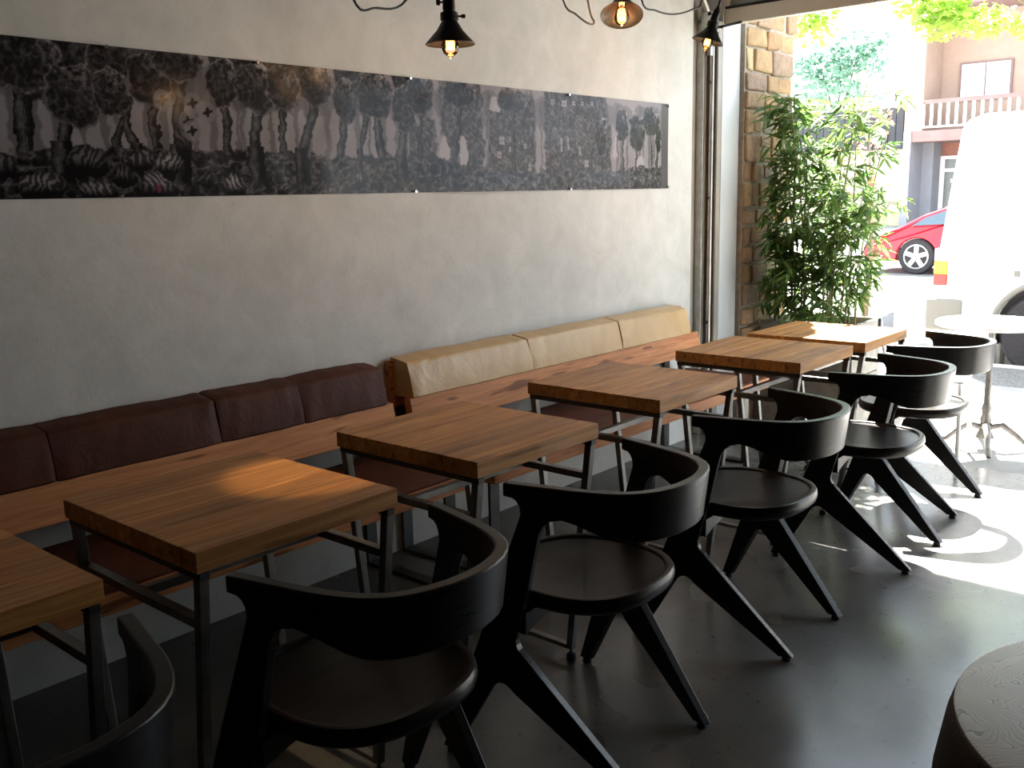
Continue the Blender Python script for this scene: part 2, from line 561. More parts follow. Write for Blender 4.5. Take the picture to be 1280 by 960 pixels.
# ------------------------------------------------------------------ stone pillar outside the opening
pil = thing('wall_outside', None, None, (0, 0, 0))
struct(pil)
MB().box(-0.25, 0.088, 5.136, 5.74, -0.05, 3.2).build('mortar_core', M['mortar'], pil)
rs = random.Random(11)
z = 0.0
while z < 3.1:
    h = rs.uniform(0.10, 0.19)
    if z + h > 3.1: h = 3.14 - z
    y = 5.137
    while y < 5.70:
        w = rs.uniform(0.09, 0.26)
        if 5.75 - (y + w) < 0.09: w = 5.75 - y + rs.uniform(-0.03, 0.02)
        hh = h
        parts = [(z, h)]
        if h > 0.16 and w < 0.16 and rs.random() < 0.5:
            c = h * rs.uniform(0.4, 0.6)
            parts = [(z, c), (z + c, h - c)]
        for (zz, hq) in parts:
            g = 0.007
            j = lambda s=0.010: rs.uniform(-s, s)
            xo = 0.095 + rs.uniform(-0.002, 0.014)
            fr = [(xo + j(0.004), y + g + j(0.011), zz + g + j(0.011)), (xo + j(0.004), y + w - g + j(0.011), zz + g + j(0.006)),
                  (xo + j(0.004), y + w - g + j(0.006), zz + hq - g + j(0.006)), (xo + j(0.004), y + g + j(0.006), zz + hq - g + j(0.006))]
            bk = [(0.04, p[1], p[2]) for p in fr]
            MB().extrude(fr, bk).build('stone', M['stone'], pil, bevel=0.012, seg=2)
        y += w
    # far return face
    MB().box(-0.22, 0.05, 5.72, 5.755, z + 0.006, z + h - 0.006).build('stone', M['stone'], pil, bevel=0.012)
    z += h

# ------------------------------------------------------------------ ground outside
struct(MB().box(-30, 30, 5.05, 7.30, -0.3, -0.005).build('floor_sidewalk', M['sidewalk']))
struct(MB().box(-30, 30, 7.30, 8.08, -0.3, -0.008).build('floor_verge', M['aggregate']))
struct(MB().box(-30, 30, 8.08, 8.22, -0.3, 0.0).build('trim_kerb', M['kerb'], bevel=0.02))
struct(MB().box(-60, 60, 8.22, 20.5, -0.4, -0.12).build('floor_street', M['asphalt']))
struct(MB().box(-60, 60, 20.5, 60, -0.4, 0.0).build('floor_far_sidewalk', M['sidewalk']))

# ------------------------------------------------------------------ tables
TW, TL, TH, TT = 0.547, 0.511, 0.75, 0.043


def make_table():
    t = thing('cafe_table', 'x', 'table', (0, 0, 0))
    n = 9
    w = TW / n
    for k in range(n):
        x0 = -TW / 2 + k * w
        MB().box(x0 + 0.0002, x0 + w - 0.0002, -TL / 2, TL / 2, TH - TT, TH - 0.0003 * (k % 2)).build('stave', M['oak'], t, bevel=0.0012, seg=1)
    zt = TH - TT
    b = 0.022
    ins = 0.085
    for s in (-1, 1):
        y = s * (TL / 2 - 0.018)
        MB().box(-TW / 2 + 0.004, TW / 2 - 0.004, y - b / 2, y + b / 2, zt - 0.017, zt - 0.003).build('top_bar', M['darksteel'], t, bevel=0.001)
        for q in (-1, 1):
            xa, xb = q * (TW / 2 - 0.016), q * (TW / 2 - ins - 0.01)
            MB().bar((xa, y, zt - 0.004), (xb, y, 0.045), b, b).build('leg', M['steel'], t, bevel=0.0015)
            lv = MB().lathe([(0.004, 0.034), (0.004, 0.022), (0.011, 0.020), (0.015, 0.012), (0.015, 0.003), (0.012, 0.0)], (xb, y, 0), 12)
            lv.build('leveller', M['rubber'], t, smooth=True)
        xc = TW / 2 - 0.016 - (ins - 0.006) * (zt - 0.595) / (zt - 0.045)
        MB().box(-xc, xc, y - b / 2, y + b / 2, 0.584, 0.604).build('crossbar', M['steel'], t, bevel=0.0015)
        xf = TW / 2 - ins - 0.01
        MB().box(-xf - b / 2, xf + b / 2, y - b / 2, y + b / 2, 0.034, 0.048).build('floor_bar', M['steel'], t, bevel=0.0015)
    MB().box(-0.011, 0.011, -TL / 2 + 0.03, TL / 2 - 0.03, 0.584, 0.604).build('stretcher', M['steel'], t, bevel=0.0015)
    return t


TPOS = [(0.6326, 0.2135), (0.6515, 0.8938), (0.653, 1.6697), (0.6291, 2.5447), (0.7029, 3.4129), (0.7151, 4.0237)]
TLAB = ['sixth butcher-block table from the garage opening, last of the row',
        'fifth butcher-block table from the garage opening, with a warm light patch on top',
        'fourth butcher-block table from the garage opening, beside the gap between benches',
        'third butcher-block table from the garage opening, before the tan bench',
        'second butcher-block table from the garage opening, at the end of the tan bench',
        'butcher-block table nearest the garage opening, beside the bamboo planter']
t0 = make_table()
tables = [t0] + [copy_tree(t0) for _ in range(5)]
for o, (x, y), lb in zip(tables, TPOS, TLAB):
    o.location = (x + TW / 2, y + TL / 2, 0)
    tag(o, lb, 'table', 'row of butcher-block tables')

# ------------------------------------------------------------------ chairs
XO = 1.41          # chair origin in the outline numbers below


def lat(x):        # half spread of the side frames: wide in front, narrow behind
    return 0.295 - (x - 1.18) * (0.117 / 0.46)


def make_chair():
    t = thing('armchair', 'x', 'chair', (0, 0, 0))
    # side frames (Y-shaped slabs)
    ol = [(1.340, 0.722), (1.340, 0.704), (1.352, 0.701), (1.362, 0.694), (1.369, 0.682), (1.371, 0.664), (1.147, 0.014), (1.184, 0.014), (1.285, 0.200), (1.294, 0.214),
          (1.306, 0.222), (1.319, 0.222), (1.332, 0.215), (1.346, 0.201), (1.598, 0.014), (1.640, 0.014), (1.360, 0.316), (1.354, 0.328), (1.353, 0.342),
          (1.362, 0.380), (1.385, 0.470), (1.409, 0.588), (1.416, 0.618), (1.427, 0.640), (1.444, 0.654), (1.470, 0.660), (1.470, 0.722)]
    dx, dy = 0.46, -0.117
    L = math.hypot(dx, dy)
    for s in (-1, 1):
        nx, ny = -dy / L, dx / L
        th = 0.0135
        fr = [(x - XO + nx * th, s * (lat(x) + ny * th), zz) for x, zz in ol]
        bk = [(x - XO - nx * th, s * (lat(x) - ny * th), zz) for x, zz in ol]
        MB().extrude(fr, bk).build('side_frame', M['black'], t, bevel=0.003, seg=2, angle=50)
        for x in (1.1655, 1.619):
            MB().lathe([(0.013, 0.0), (0.014, 0.004), (0.011, 0.016)], (x - XO, s * lat(x), 0), 12).build('glide', M['rubber'], t, smooth=True)
    # curved backrest band
    half = [(1.332, 0.270), (1.36, 0.2635), (1.39, 0.2565), (1.42, 0.249), (1.45, 0.2415), (1.48, 0.234), (1.51, 0.2255), (1.54, 0.215), (1.57, 0.2025), (1.60, 0.186),
            (1.625, 0.167), (1.646, 0.143), (1.663, 0.113), (1.675, 0.078), (1.683, 0.040), (1.685, 0.0)]
    path = [(x, -y) for x, y in half] + [(x, y) for x, y in reversed(half[:-1])]
    ring = []
    n = len(path)
    for i, (x, y) in enumerate(path):
        x1, y1 = path[max(i - 1, 0)]
        x2, y2 = path[min(i + 1, n - 1)]
        d = Vector((x2 - x1, y2 - y1)).normalized()
        nn = Vector((d.y, -d.x))
        if x < 1.345: zb = 0.703
        elif x < 1.40: zb = 0.700
        elif x < 1.47: zb = 0.672 - 0.010 * (x - 1.40) / 0.07
        else:
            q = min(1.0, (x - 1.47) / 0.15)
            zb = 0.660 - 0.045 * (q * q * (3 - 2 * q))
        zt = 0.736
        lean = 0.010 * max(0.0, min(1.0, (x - 1.45) / 0.15))
        th = 0.0275
        o = Vector((x, y))
        i_ = o - nn * th
        ring.append([(o.x - XO + nn.x * lean * 0.4, o.y + nn.y * lean * 0.4, zt), (o.x - XO - nn.x * lean, o.y - nn.y * lean, zb),
                     (i_.x - XO - nn.x * lean, i_.y - nn.y * lean, zb), (i_.x - XO + nn.x * lean * 0.4, i_.y + nn.y * lean * 0.4, zt)])
    mb = MB()
    v = [p for r in ring for p in r]
    f = []
    for i in range(n - 1):
        for k in range(4):
            k2 = (k + 1) % 4
            f.append((i * 4 + k, i * 4 + k2, (i + 1) * 4 + k2, (i + 1) * 4 + k))
    f += [(0, 1, 2, 3), tuple(reversed([(n - 1) * 4 + k for k in range(4)]))]
    mb.add(v, f).build('backrest', M['black'], t, smooth=True, bevel=0.004, seg=3, angle=50)
    # seat
    cx, a, b = 1.368 - XO, 0.222, 0.222
    seg = 56
    prof = [(0.0, 0.412), (0.80, 0.412), (0.95, 0.416), (0.985, 0.424), (1.0, 0.436), (0.995, 0.450), (0.975, 0.458), (0.935, 0.459), (0.905, 0.457), (0.890, 0.4515), (0.86, 0.4505), (0.45, 0.449), (0.0, 0.449)]
    v, f = [], []
    for (r, zz) in prof:
        for k in range(seg):
            an = 2 * math.pi * k / seg
            c, s_ = math.cos(an), math.sin(an)
            e = 2 / 2.5
            v.append((cx + a * r * math.copysign(abs(c) ** e, c), b * r * math.copysign(abs(s_) ** e, s_), zz))
    for i in range(len(prof) - 1):
        for k in range(seg):
            k2 = (k + 1) % seg
            f.append((i * seg + k, i * seg + k2, (i + 1) * seg + k2, (i + 1) * seg + k))
    MB().add(v, f).build('seat', M['seat'], t, smooth=True)
    # arched rail under the seat joining the side frames
    arc = [(-0.247, 0.412), (-0.247, 0.355), (-0.20, 0.372), (-0.14, 0.386), (0.0, 0.392), (0.14, 0.386), (0.20, 0.372), (0.247, 0.355), (0.247, 0.412)]
    MB().extrude([(1.335 - XO, y, zz) for y, zz in arc], [(1.375 - XO, y, zz) for y, zz in arc]).build('seat_rail', M['black'], t, bevel=0.002)
    return t


CPOS = [(1.40, 0.434, 0.0), (1.385, 1.155, 0.0), (1.405, 1.884, 0.02), (1.412, 2.738, 0.0), (1.455, 3.63, 0.01), (1.40, 4.372, 0.0)]
CLAB = ['black oak armchair at the sixth table from the garage opening',
        'black oak armchair at the table with the warm light patch',
        'black oak armchair at the fourth table from the garage opening',
        'black oak armchair at the third table from the garage opening',
        'black oak armchair at the second table from the garage opening',
        'black oak armchair at the table nearest the garage opening, sunlit back']
c0 = make_chair()
chairs = [c0] + [copy_tree(c0) for _ in range(5)]
for o, (x, y, r), lb in zip(chairs, CPOS, CLAB):
    o.location = (x, y, 0)
    o.rotation_euler = (0, 0, r)
    tag(o, lb, 'chair', 'black armchairs along the tables')

# ------------------------------------------------------------------ benches


def cushion_panel(y0, y1, mat, parent, seed, endcap):
    rg = np.random.RandomState(seed)
    prof = [(0.030, 0.648), (0.136, 0.646), (0.142, 0.652), (0.136, 0.690), (0.126, 0.730), (0.116, 0.765), (0.111, 0.779), (0.104, 0.785), (0.060, 0.793), (0.020, 0.799), (0.016, 0.790)]
    ny = max(12, int((y1 - y0) / 0.008))
    v, f = [], []
    ph = rg.uniform(0, 6, 6)
    m = len(prof)
    for i in range(ny + 1):
        q = i / ny
        y = y0 + (y1 - y0) * q
        e = min(q, 1 - q) * (y1 - y0)
        puff = 1 - math.exp(-e / 0.014)
        for k, (x, zz) in enumerate(prof):
            w = 0.0
            if 1 <= k <= 9:
                w = (-0.0035 * (1 - puff) + 0.0016 * math.sin(17 * y + ph[0] + 14 * zz) + (0.0003 + 0.0014 * math.exp(-e / 0.06)) * math.sin(75 * y + ph[1] - 22 * zz) + 0.0007 * math.sin(41 * y + ph[2] + 60 * zz) * math.sin(9 * y + ph[3]))
            top = 1.0 if k >= 7 else 0.0
            v.append((x + w * (1 - top), y, zz + w * top))
    for i in range(ny):
        for k in range(m):
            k2 = (k + 1) % m
            f.append((i * m + k, i * m + k2, (i + 1) * m + k2, (i + 1) * m + k))
    f.append(tuple(range(m)))
    f.append(tuple(reversed(range(ny * m, ny * m + m))))
    return MB().add(v, f).build('back_cushion', mat, parent, smooth=True)


def make_bench(y0, y1, seams, lab, lmat, padmat, xf, frames, c0, c1):
    t = thing('bench', lab, 'bench', (0, 0, 0))
    # seat board, leather pad and leaning back board
    MB().box(0.05, xf, y0, y1, 0.385, 0.436).build('seat_board', M['fir'], t, bevel=0.003)
    MB().box(0.055, xf - 0.012, y0 + 0.01, y1 - 0.01, 0.436, 0.444).build('seat_pad', padmat, t, bevel=0.003)
    bo = [(0.100, 0.648), (0.136, 0.648), (0.157, 0.535), (0.121, 0.535)]
    MB().extrude([(x, y0, zz) for x, zz in bo], [(x, y1, zz) for x, zz in bo]).build('back_board', M['fir'], t, bevel=0.003)
    ed = [c0] + seams + [c1]
    for i in range(len(ed) - 1):
        cushion_panel(ed[i] + 0.0015, ed[i + 1] - 0.0015, lmat, t, 5 + i, None)
    bs = [(0.004, 0.60), (0.028, 0.60), (0.028, 0.782), (0.014, 0.782), (0.004, 0.782)]
    MB().extrude([(x, y0, zz) for x, zz in bs], [(x, y1, zz) for x, zz in bs]).build('back_panel', M['fir'], t)
    for y in frames:
        MB().box(0.012, 0.024, y - 0.025, y + 0.025, 0.012, 0.61).build('rear_upright', M['darksteel'], t, bevel=0.001)
        MB().box(0.012, xf - 0.06, y - 0.025, y + 0.025, 0.0, 0.012).build('foot_plate', M['darksteel'], t, bevel=0.001)
        MB().box(xf - 0.072, xf - 0.06, y - 0.025, y + 0.025, 0.0, 0.385).build('front_upright', M['darksteel'], t, bevel=0.001)
        MB().bar((0.024, y, 0.55), (0.125, y, 0.56), 0.05, 0.012).build('back_bracket', M['darksteel'], t, bevel=0.001)
        MB().box(0.02, xf - 0.06, y - 0.025, y + 0.025, 0.374, 0.385).build('seat_bracket', M['darksteel'], t, bevel=0.001)
    return t


make_bench(-1.2, 2.35, [-0.1, 0.55, 1.10, 1.623, 1.947], 'long fir bench with dark brown leather back cushion', M['brown'], M['brown'], 0.52, [-1.0, 0.6, 2.31], -1.2, 2.322)
make_bench(2.435, 4.58, [3.166, 3.857], 'fir bench with shiny tan leather back cushion by the garage opening', M['tan'], M['brown'], 0.56, [2.50, 4.45], 2.452, 4.50)

# ------------------------------------------------------------------ printed poster


def vnoise(X, Y, seed):
    rg = np.random.RandomState(seed)
    G = rg.rand(64, 64)
    xi, yi = np.floor(X).astype(int), np.floor(Y).astype(int)
    fx, fy = X - xi, Y - yi
    fx, fy = fx * fx * (3 - 2 * fx), fy * fy * (3 - 2 * fy)
    g = lambda a, b: G[a % 64, b % 64]
    return (g(xi, yi) * (1 - fx) + g(xi + 1, yi) * fx) * (1 - fy) + (g(xi, yi + 1) * (1 - fx) + g(xi + 1, yi + 1) * fx) * fy


def fbm(X, Y, seed, o=4):
    s, a, t = 0, 1.0, 0
    for k in range(o):
        s = s + a * vnoise(X * 2 ** k, Y * 2 ** k, seed + k)
        t += a
        a *= 0.55
    return s / t


def sm(a, b, x):
    q = np.clip((x - a) / (b - a), 0, 1)
    return q * q * (3 - 2 * q)


def paint_poster(U, V):
    n1 = fbm(U * 26, V * 26, 1)
    n2 = fbm(U * 75, V * 75, 9)
    n3 = fbm(U * 9, V * 9, 21)
    Uw = U + (fbm(U * 30, V * 30, 40) - 0.5) * 0.035
    Vw = V + (fbm(U * 30, V * 30, 50) - 0.5) * 0.035
    hi = np.clip((n2 - 0.42) * 4.0, 0, 1)
    ridge = np.clip(1 - np.abs(2 * fbm(U * 38, V * 38, 61) - 1) * 5.0, 0, 1)
    rightw = sm(2.65, 3.1, U)
    img = 0.235 + 0.06 * (n3 - 0.5)
    red = np.zeros_like(img)

    def over(mask, val):
        nonlocal img
        img = img * (1 - mask) + val * mask

    rg = random.Random(3)
    # pale distant trees
    for k in range(60):
        u = 0.7 + k * 0.063 + rg.uniform(-0.03, 0.03)
        w = rg.uniform(0.008, 0.018)
        over(sm(w, w * 0.5, np.abs(Uw - u)) * (V < 0.36) * 0.75, 0.085)
        over(sm(1.1, 0.8, ((Uw - u) / 0.05) ** 2 + ((Vw - 0.34) / 0.07) ** 2 + 0.4 * (n1 - 0.5)) * 0.6, 0.09)
    # masses and houses on the right half
    masses = [(2.62, 2.76, 0.26), (2.79, 3.03, 0.45), (3.06, 3.37, 0.40), (3.44, 3.91, 0.46), (3.80, 3.95, 0.30)]
    for a, b, h in masses:
        edge = 0.03 * (n1 - 0.5)
        m = sm(a - 0.008, a + 0.008, Uw + edge) * sm(b + 0.008, b - 0.008, Uw + edge) * sm(h + 0.015, h - 0.015, Vw + 0.12 * (n3 - 0.5))
        hatch = 0.5 + 0.5 * np.sin((U * 0.6 + V) * 300 + 14 * n3)
        over(m, 0.018 + 0.05 * n2 + 0.10 * ridge * n2 + 0.06 * hatch * hi)
    for (u, v, w, h) in [(3.144, .209, .016, .03), (3.207, .217, .014, .024), (3.127, .150, .012, .03), (3.205, .175, .015, .02), (3.587, .385, .018, .03), (3.50, .388, .010, .024), (3.655, .39, .012, .022),
                         (3.72, .392, .010, .018), (3.794, .395, .010, .018), (3.30, .19, .008, .02), (3.33, .10, .008, .03), (3.56, .20, .007, .06), (3.61, .21, .007, .06), (3.70, .18, .008, .04), (3.75, .12, .014, .03), (2.70, .04, .02, .03)]:
        m = (np.abs(U - u) < w) * (np.abs(V - v) < h / 2) * (np.abs(U - u) > 0.0015) * (np.abs(V - v) > 0.0015)
        over(m * 0.85, 0.30)
    for (u, v, a, b) in [(3.11, .36, .035, .03), (2.80, .17, .025, .05), (2.91, .16, .022, .06), (4.20, .12, .04, .045), (3.98, .20, .012, .06)]:
        over(sm(1.15, 0.85, ((Uw - u) / a) ** 2 + ((Vw - v) / b) ** 2), 0.32)
    # dark canopy roof joining the left crowns
    roof = 0.335 + 0.10 * (n3 - 0.5) + 0.03 * np.sin(U * 19) - 0.05 * sm(1.9, 1.1, U)
    for g_ in (1.735, 2.245, 2.52):
        roof = roof + 0.16 * np.exp(-((U - g_) / 0.035) ** 2)
    over(sm(roof - 0.01, roof + 0.01, Vw) * sm(2.75, 2.6, U), 0.010 + 0.05 * ridge * n2 + 0.03 * hi)
    trees = [(0.80, .03, .80, .38, .13, .10), (0.95, .025, .97, .33, .11, .10), (1.06, .02, 1.06, .40, .10, .08), (1.175, .026, 1.185, .375, .115, .09), (1.277, .022, 1.331, .284, .088, .09), (1.431, .018, 1.50, .390, .125, .085),
             (1.50, .013, 1.44, .30, .06, .07), (1.568, .016, 1.56, .345, .075, .075), (1.637, .024, 1.66, .405, .08, .065), (1.818, .017, 1.813, .352, .060, .082), (1.919, .024, 1.936, .345, .080, .082), (2.018, .015, 2.043, .350, .070, .075),
             (2.101, .022, 2.182, .368, .070, .065), (2.272, .020, 2.311, .325, .058, .085), (2.36, .012, 2.412, .365, .065, .07), (2.474, .022, 2.45, .35, .090, .085), (2.573, .022, 2.594, .315, .058, .09),
             (2.66, .012, 2.684, .376, .075, .085), (2.86, .014, 2.90, .385, .10, .05), (3.22, .012, 3.22, .38, .10, .05), (3.88, .008, 3.865, .25, .05, .095), (4.05, .007, 4.042, .305, .055, .08), (4.16, .007, 4.174, .28, .075, .095),
             (4.31, .007, 4.30, .335, .065, .075), (4.36, .012, 4.37, .27, .03, .11)]
    for k, (tu, tw, cu, cv, ru, rv) in enumerate(trees):
        lean = (cu - tu) * sm(0.1, 0.35, V)
        base = 1 + 0.9 * sm(0.12, 0.0, V)
        x = (Uw - tu - lean) / (tw * base)
        m = sm(1.0, 0.85, np.abs(x)) * (V < cv)
        over(m, 0.008 + 0.13 * np.clip(1 - np.abs(x + 0.2) * 1.7, 0, 1) * n2 + 0.07 * (np.sin(U * 800 + 10 * n1) > 0.3) * n2 * np.clip(1 - np.abs(x), 0, 1))
        q = ((Uw - cu) / ru) ** 2 + ((Vw - cv) / rv) ** 2 + 0.5 * (n1 - 0.5)
        m = sm(1.04, 0.97, q)
        light = np.clip(0.15 + (Vw - cv) / rv * 0.55 + (Uw - cu) / ru * 0.35, 0, 1)
        leaf = 0.007 + 0.02 * n2 + 0.34 * light * light * hi + 0.08 * ridge * n2
        rim = sm(0.80, 0.92, q) * sm(1.04, 0.96, q)
        over(m, leaf + 0.16 * rim * n2)
        red += m * np.clip(n3 - 0.52, 0, 1) * 0.9 * (cu < 2.3)
    # undergrowth
    g = 0.135 + 0.05 * (n3 - 0.5) + 0.05 * (n1 - 0.5) - 0.05 * sm(2.6, 3.2, U) + 0.02 * sm(3.9, 4.3, U)
    m = sm(g + 0.005, g - 0.005, V)
    lump = fbm(U * 24, V * 40, 77)
    cell = np.clip(1 - np.abs(2 * lump - 1) * 4.5, 0, 1)
    tex = 0.007 + 0.16 * cell * n2 + 0.05 * hi * lump + 0.04 * rightw * n2
    over(m * 0.97, tex)
    for k, (tu, tw, cu, cv, ru, rv) in enumerate(trees):
        if tu < 2.7 and k % 2 == 0:
            x = (Uw - tu) / (tw * 1.5)
            m = sm(1.0, 0.85, np.abs(x)) * sm(0.015, 0.05, V) * (V < 0.16)
            over(m, 0.008 + 0.14 * np.clip(1 - np.abs(x + 0.3) * 1.8, 0, 1) * n2)
    # striped mounds in the foreground
    for (u, v, a, b, br) in [(1.211, .035, .070, .042, .26), (1.372, .018, .07, .032, .24), (1.563, .030, .060, .040, .36), (1.599, .096, .050, .042, .32), (1.827, .030, .048, .040, .40), (1.346, .102, .06, .045, .16), (1.50, .105, .05, .035, .22),
                             (1.655, .165, .030, .055, .13), (2.02, .02, .03, .02, .18), (2.36, .05, .025, .03, .22), (1.45, .06, .04, .03, .12), (1.72, .05, .04, .03, .12), (1.10, .09, .05, .04, .14)]:
        q = ((Uw - u) / a) ** 2 + ((Vw - v) / b) ** 2
        st = sm(-0.2, 0.5, np.sin((U - u) * 300 + (V - v) * 170 * np.sign(u * 7 % 1 - 0.5) + 16 * n1 + 6 * n3))
        over(sm(1.05, 0.92, q), 0.008 + br * np.clip(1 - 0.8 * q, 0, 1) * (0.15 + 0.85 * st) * sm(-0.5, 0.5, (V - v) / b + 0.3 * (n1 - 0.5)))
    # birds between the trunks
    for (u, v) in [(1.699, .284), (1.678, .229), (1.749, .259), (1.598, .287), (1.69, .20)]:
        over(sm(1.15, 0.9, ((U - u) / 0.030) ** 2 + ((V - v) / 0.032) ** 2) * 0.6, 0.20)
        q = np.minimum(((U - u) / 0.020) ** 2 + ((V - v - 0.25 * (U - u)) / 0.006) ** 2, ((U - u) / 0.007) ** 2 + ((V - v) / 0.017) ** 2)
        over(sm(1.2, 0.8, q + 0.4 * (n2 - 0.5)), 0.010)
    # scribbled magenta mark
    m = (((U - 1.559) / 0.009) ** 2 + ((V - 0.026) / 0.014) ** 2 < 1) * (np.abs(np.sin(U * 500 + V * 330)) > 0.6)
    mag = m * 1.0
    # blank strip at the end
    over((U > 4.405) * 1.0, 0.085)
    img = np.clip(img, 0.005, 0.6)
    r = img * (1.03 + 0.6 * red)
    gch = img * (0.96 - 0.15 * red)
    b = img * (1.02 - 0.2 * red)
    r = r * (1 - mag) + 0.20 * mag
    gch = gch * (1 - mag) + 0.02 * mag
    b = b * (1 - mag) + 0.10 * mag
    return r, gch, b


def make_poster():
    NU, NV = 1250, 150
    u = np.linspace(0.70, 4.472, NU + 1)
    v = np.linspace(0.0, 0.43, NV + 1)
    U, V = np.meshgrid(u, v)
    r, g, b = paint_poster(U, V)
    pins = np.array([0.7, 1.435, 1.943, 2.626, 3.614, 4.465])
    dist = np.min(np.abs(u[:, None] - pins[None, :]), axis=1)
    belly = np.clip(dist / 0.5, 0, 1)[None, :]
    vv = V / 0.43
    X = 0.003 + 0.007 * belly * (4 * vv * (1 - vv)) * (0.4 + 0.6 * sm(2.2, 3.0, U)) + 0.010 * belly * sm(0.22, 0.0, vv) * sm(2.4, 2.9, U) + 0.0008 * np.sin(U * 9 + 5 * vv)
    Z = 1.417 + V
    me = bpy.data.meshes.new('forest_print')
    co = np.stack([X, U, Z], -1).reshape(-1, 3)
    idx = np.arange((NU + 1) * (NV + 1)).reshape(NV + 1, NU + 1)
    quads = np.stack([idx[:-1, :-1], idx[:-1, 1:], idx[1:, 1:], idx[1:, :-1]], -1).reshape(-1, 4)
    me.vertices.add(len(co))
    me.vertices.foreach_set('co', co.ravel())
    me.loops.add(quads.size)
    me.loops.foreach_set('vertex_index', quads.ravel())
    me.polygons.add(len(quads))
    me.polygons.foreach_set('loop_start', np.arange(0, quads.size, 4))
    me.polygons.foreach_set('use_smooth', np.ones(len(quads), bool))
    me.update()
    at = me.color_attributes.new('ink', 'FLOAT_COLOR', 'POINT')
    at.data.foreach_set('color', np.stack([r, g, b, np.ones_like(r)], -1).astype(np.float32).ravel())
    t = NT('glossy_print')
    a = t.n('ShaderNodeAttribute', attribute_name='ink')
    t.bump(t.noise(t.coords(), 3.0, 2), 0.45, 0.03)
    me.materials.append(t.out(a.outputs['Color'], 0.20, 0, 0.14))
    o = bpy.data.objects.new('forest_print', me)
    COL.objects.link(o)
    tag(o, 'long black and white forest print pinned to the plaster wall', 'poster')
    for (y, z) in [(1.432, 1.842), (1.943, 1.842), (2.624, 1.842), (3.612, 1.842), (4.462, 1.838), (1.435, 1.421), (2.628, 1.421), (3.616, 1.421), (4.462, 1.424)]:
        top = z > 1.6
        p = MB().lathe([(0.0015, 0), (0.0015, 0.006), (0.0065, 0.008), (0.0075, 0.012), (0.005, 0.016)], (0, 0, 0), 12, (1, 0, 0)).build('push_pin', M['pin'], smooth=True)
        p.location = (0.0, y, z)
        tag(p, ('small chrome pin at the %s corner of the print beside its blank grey strip' if y > 4.4 else 'small chrome pin along the %s edge of the forest print') % ('top' if top else 'bottom'), 'pin', 'pins on the %s edge of the print' % ('top' if top else 'bottom'))


make_poster()

# ------------------------------------------------------------------ pendant lamps


def make_pendant(loc, tilt, lab, power=1.1, stem_h=0.30):
    t = thing('pendant_lamp', lab, 'lamp', loc, 0, 'black cone pendant lamps')
    t.rotation_euler = tilt
    R = 0.070
    MB().lathe([(0.020, 0.064), (R * 0.55, 0.034), (R, 0.0), (R + 0.002, -0.002), (R + 0.001, -0.004), (R - 0.003, -0.001), (R * 0.53, 0.031), (0.018, 0.060)], (0, 0, 0), 40, cap=False).build('shade', M['blackmetal'], t, smooth=True)
    MB().lathe([(0.020, 0.058), (0.026, 0.064), (0.026, 0.082), (0.017, 0.088), (0.019, 0.094), (0.016, 0.130), (0.011, 0.138), (0.007, 0.15)], (0, 0, 0), 24).build('socket', M['blackmetal'], t, smooth=True)
    MB().tube([(0, 0, 0.14), (0, 0, 0.14 + stem_h)], 0.0055, 10).build('stem', M['blackmetal'], t, smooth=True)
    for (s, z, r, l) in ((-1, 0.112, 0.009, 0.036), (1, 0.073, 0.006, 0.046)):
        # turned switch key and set screw, lying across the view
        d = Vector((0.756, 0.654, 0)) * s
        p0 = Vector((0, 0, z))
        MB().tube([p0 + d * 0.012, p0 + d * (l - 0.012), p0 + d * (l - 0.011), p0 + d * l], [0.0028, 0.0028, r, r * 0.9], 10).build('key', M['blackmetal'], t, smooth=True)
    MB().lathe([(0.013, 0.050), (0.014, 0.030), (0.020, 0.012), (0.0255, -0.006), (0.025, -0.016), (0.020, -0.027), (0.011, -0.034), (0.003, -0.038), (0.0015, -0.043)], (0, 0, 0), 28).build('bulb', M['bulb'], t, smooth=True)
    fp = []
    for k in range(41):
        a = k / 40 * 2 * math.pi
        rr = 0.0105
        zz = 0.018 if (k % 5) < 2 else -0.016
        fp.append((rr * math.cos(a), rr * math.sin(a), zz))
    MB().tube(fp, 0.0016, 6).build('filament', M['filament'], t)
    ld = bpy.data.lights.new('bulb_light', 'POINT')
    ld.energy = power
    ld.color = (1.0, 0.62, 0.28)
    ld.shadow_soft_size = 0.012
    lo = bpy.data.objects.new('bulb_light', ld)
    COL.objects.link(lo)
    lo.parent = t
    lo.location = (0, 0, -0.020)
    return t


make_pendant((0.759, 2.078, 1.829), (0, 0, 0), 'black cone pendant lamp hanging upright above the forest print')
make_pendant((0.837, 2.829, 1.985), (math.radians(-22), math.radians(-16), 0), 'black cone pendant lamp tilted to show its glowing bulb')
make_pendant((0.494, 4.006, 2.058), (math.radians(-10), math.radians(14), 0), 'black cone pendant lamp leaning in front of the door track')
make_pendant((0.80, 2.62, 2.075), (0.1, 0.1, 0), 'black cone pendant lamp hanging highest, between the other lamps')


def cord(pts, lab):
    P = [Vector(p) for p in pts]
    out = []
    for i in range(len(P) - 1):
        p0, p1, p2, p3 = P[max(i - 1, 0)], P[i], P[i + 1], P[min(i + 2, len(P) - 1)]
        for k in range(6):
            s = k / 6
            out.append(0.5 * ((2 * p1) + (p2 - p0) * s + (2 * p0 - 5 * p1 + 4 * p2 - p3) * s * s + (3 * p1 - p0 - 3 * p2 + p3) * s ** 3))
    out.append(P[-1])
    o = MB().tube(out, 0.0032, 6).build('lamp_cord', M['cord'], smooth=True)
    tag(o, lab, 'cord', 'black lamp cords')


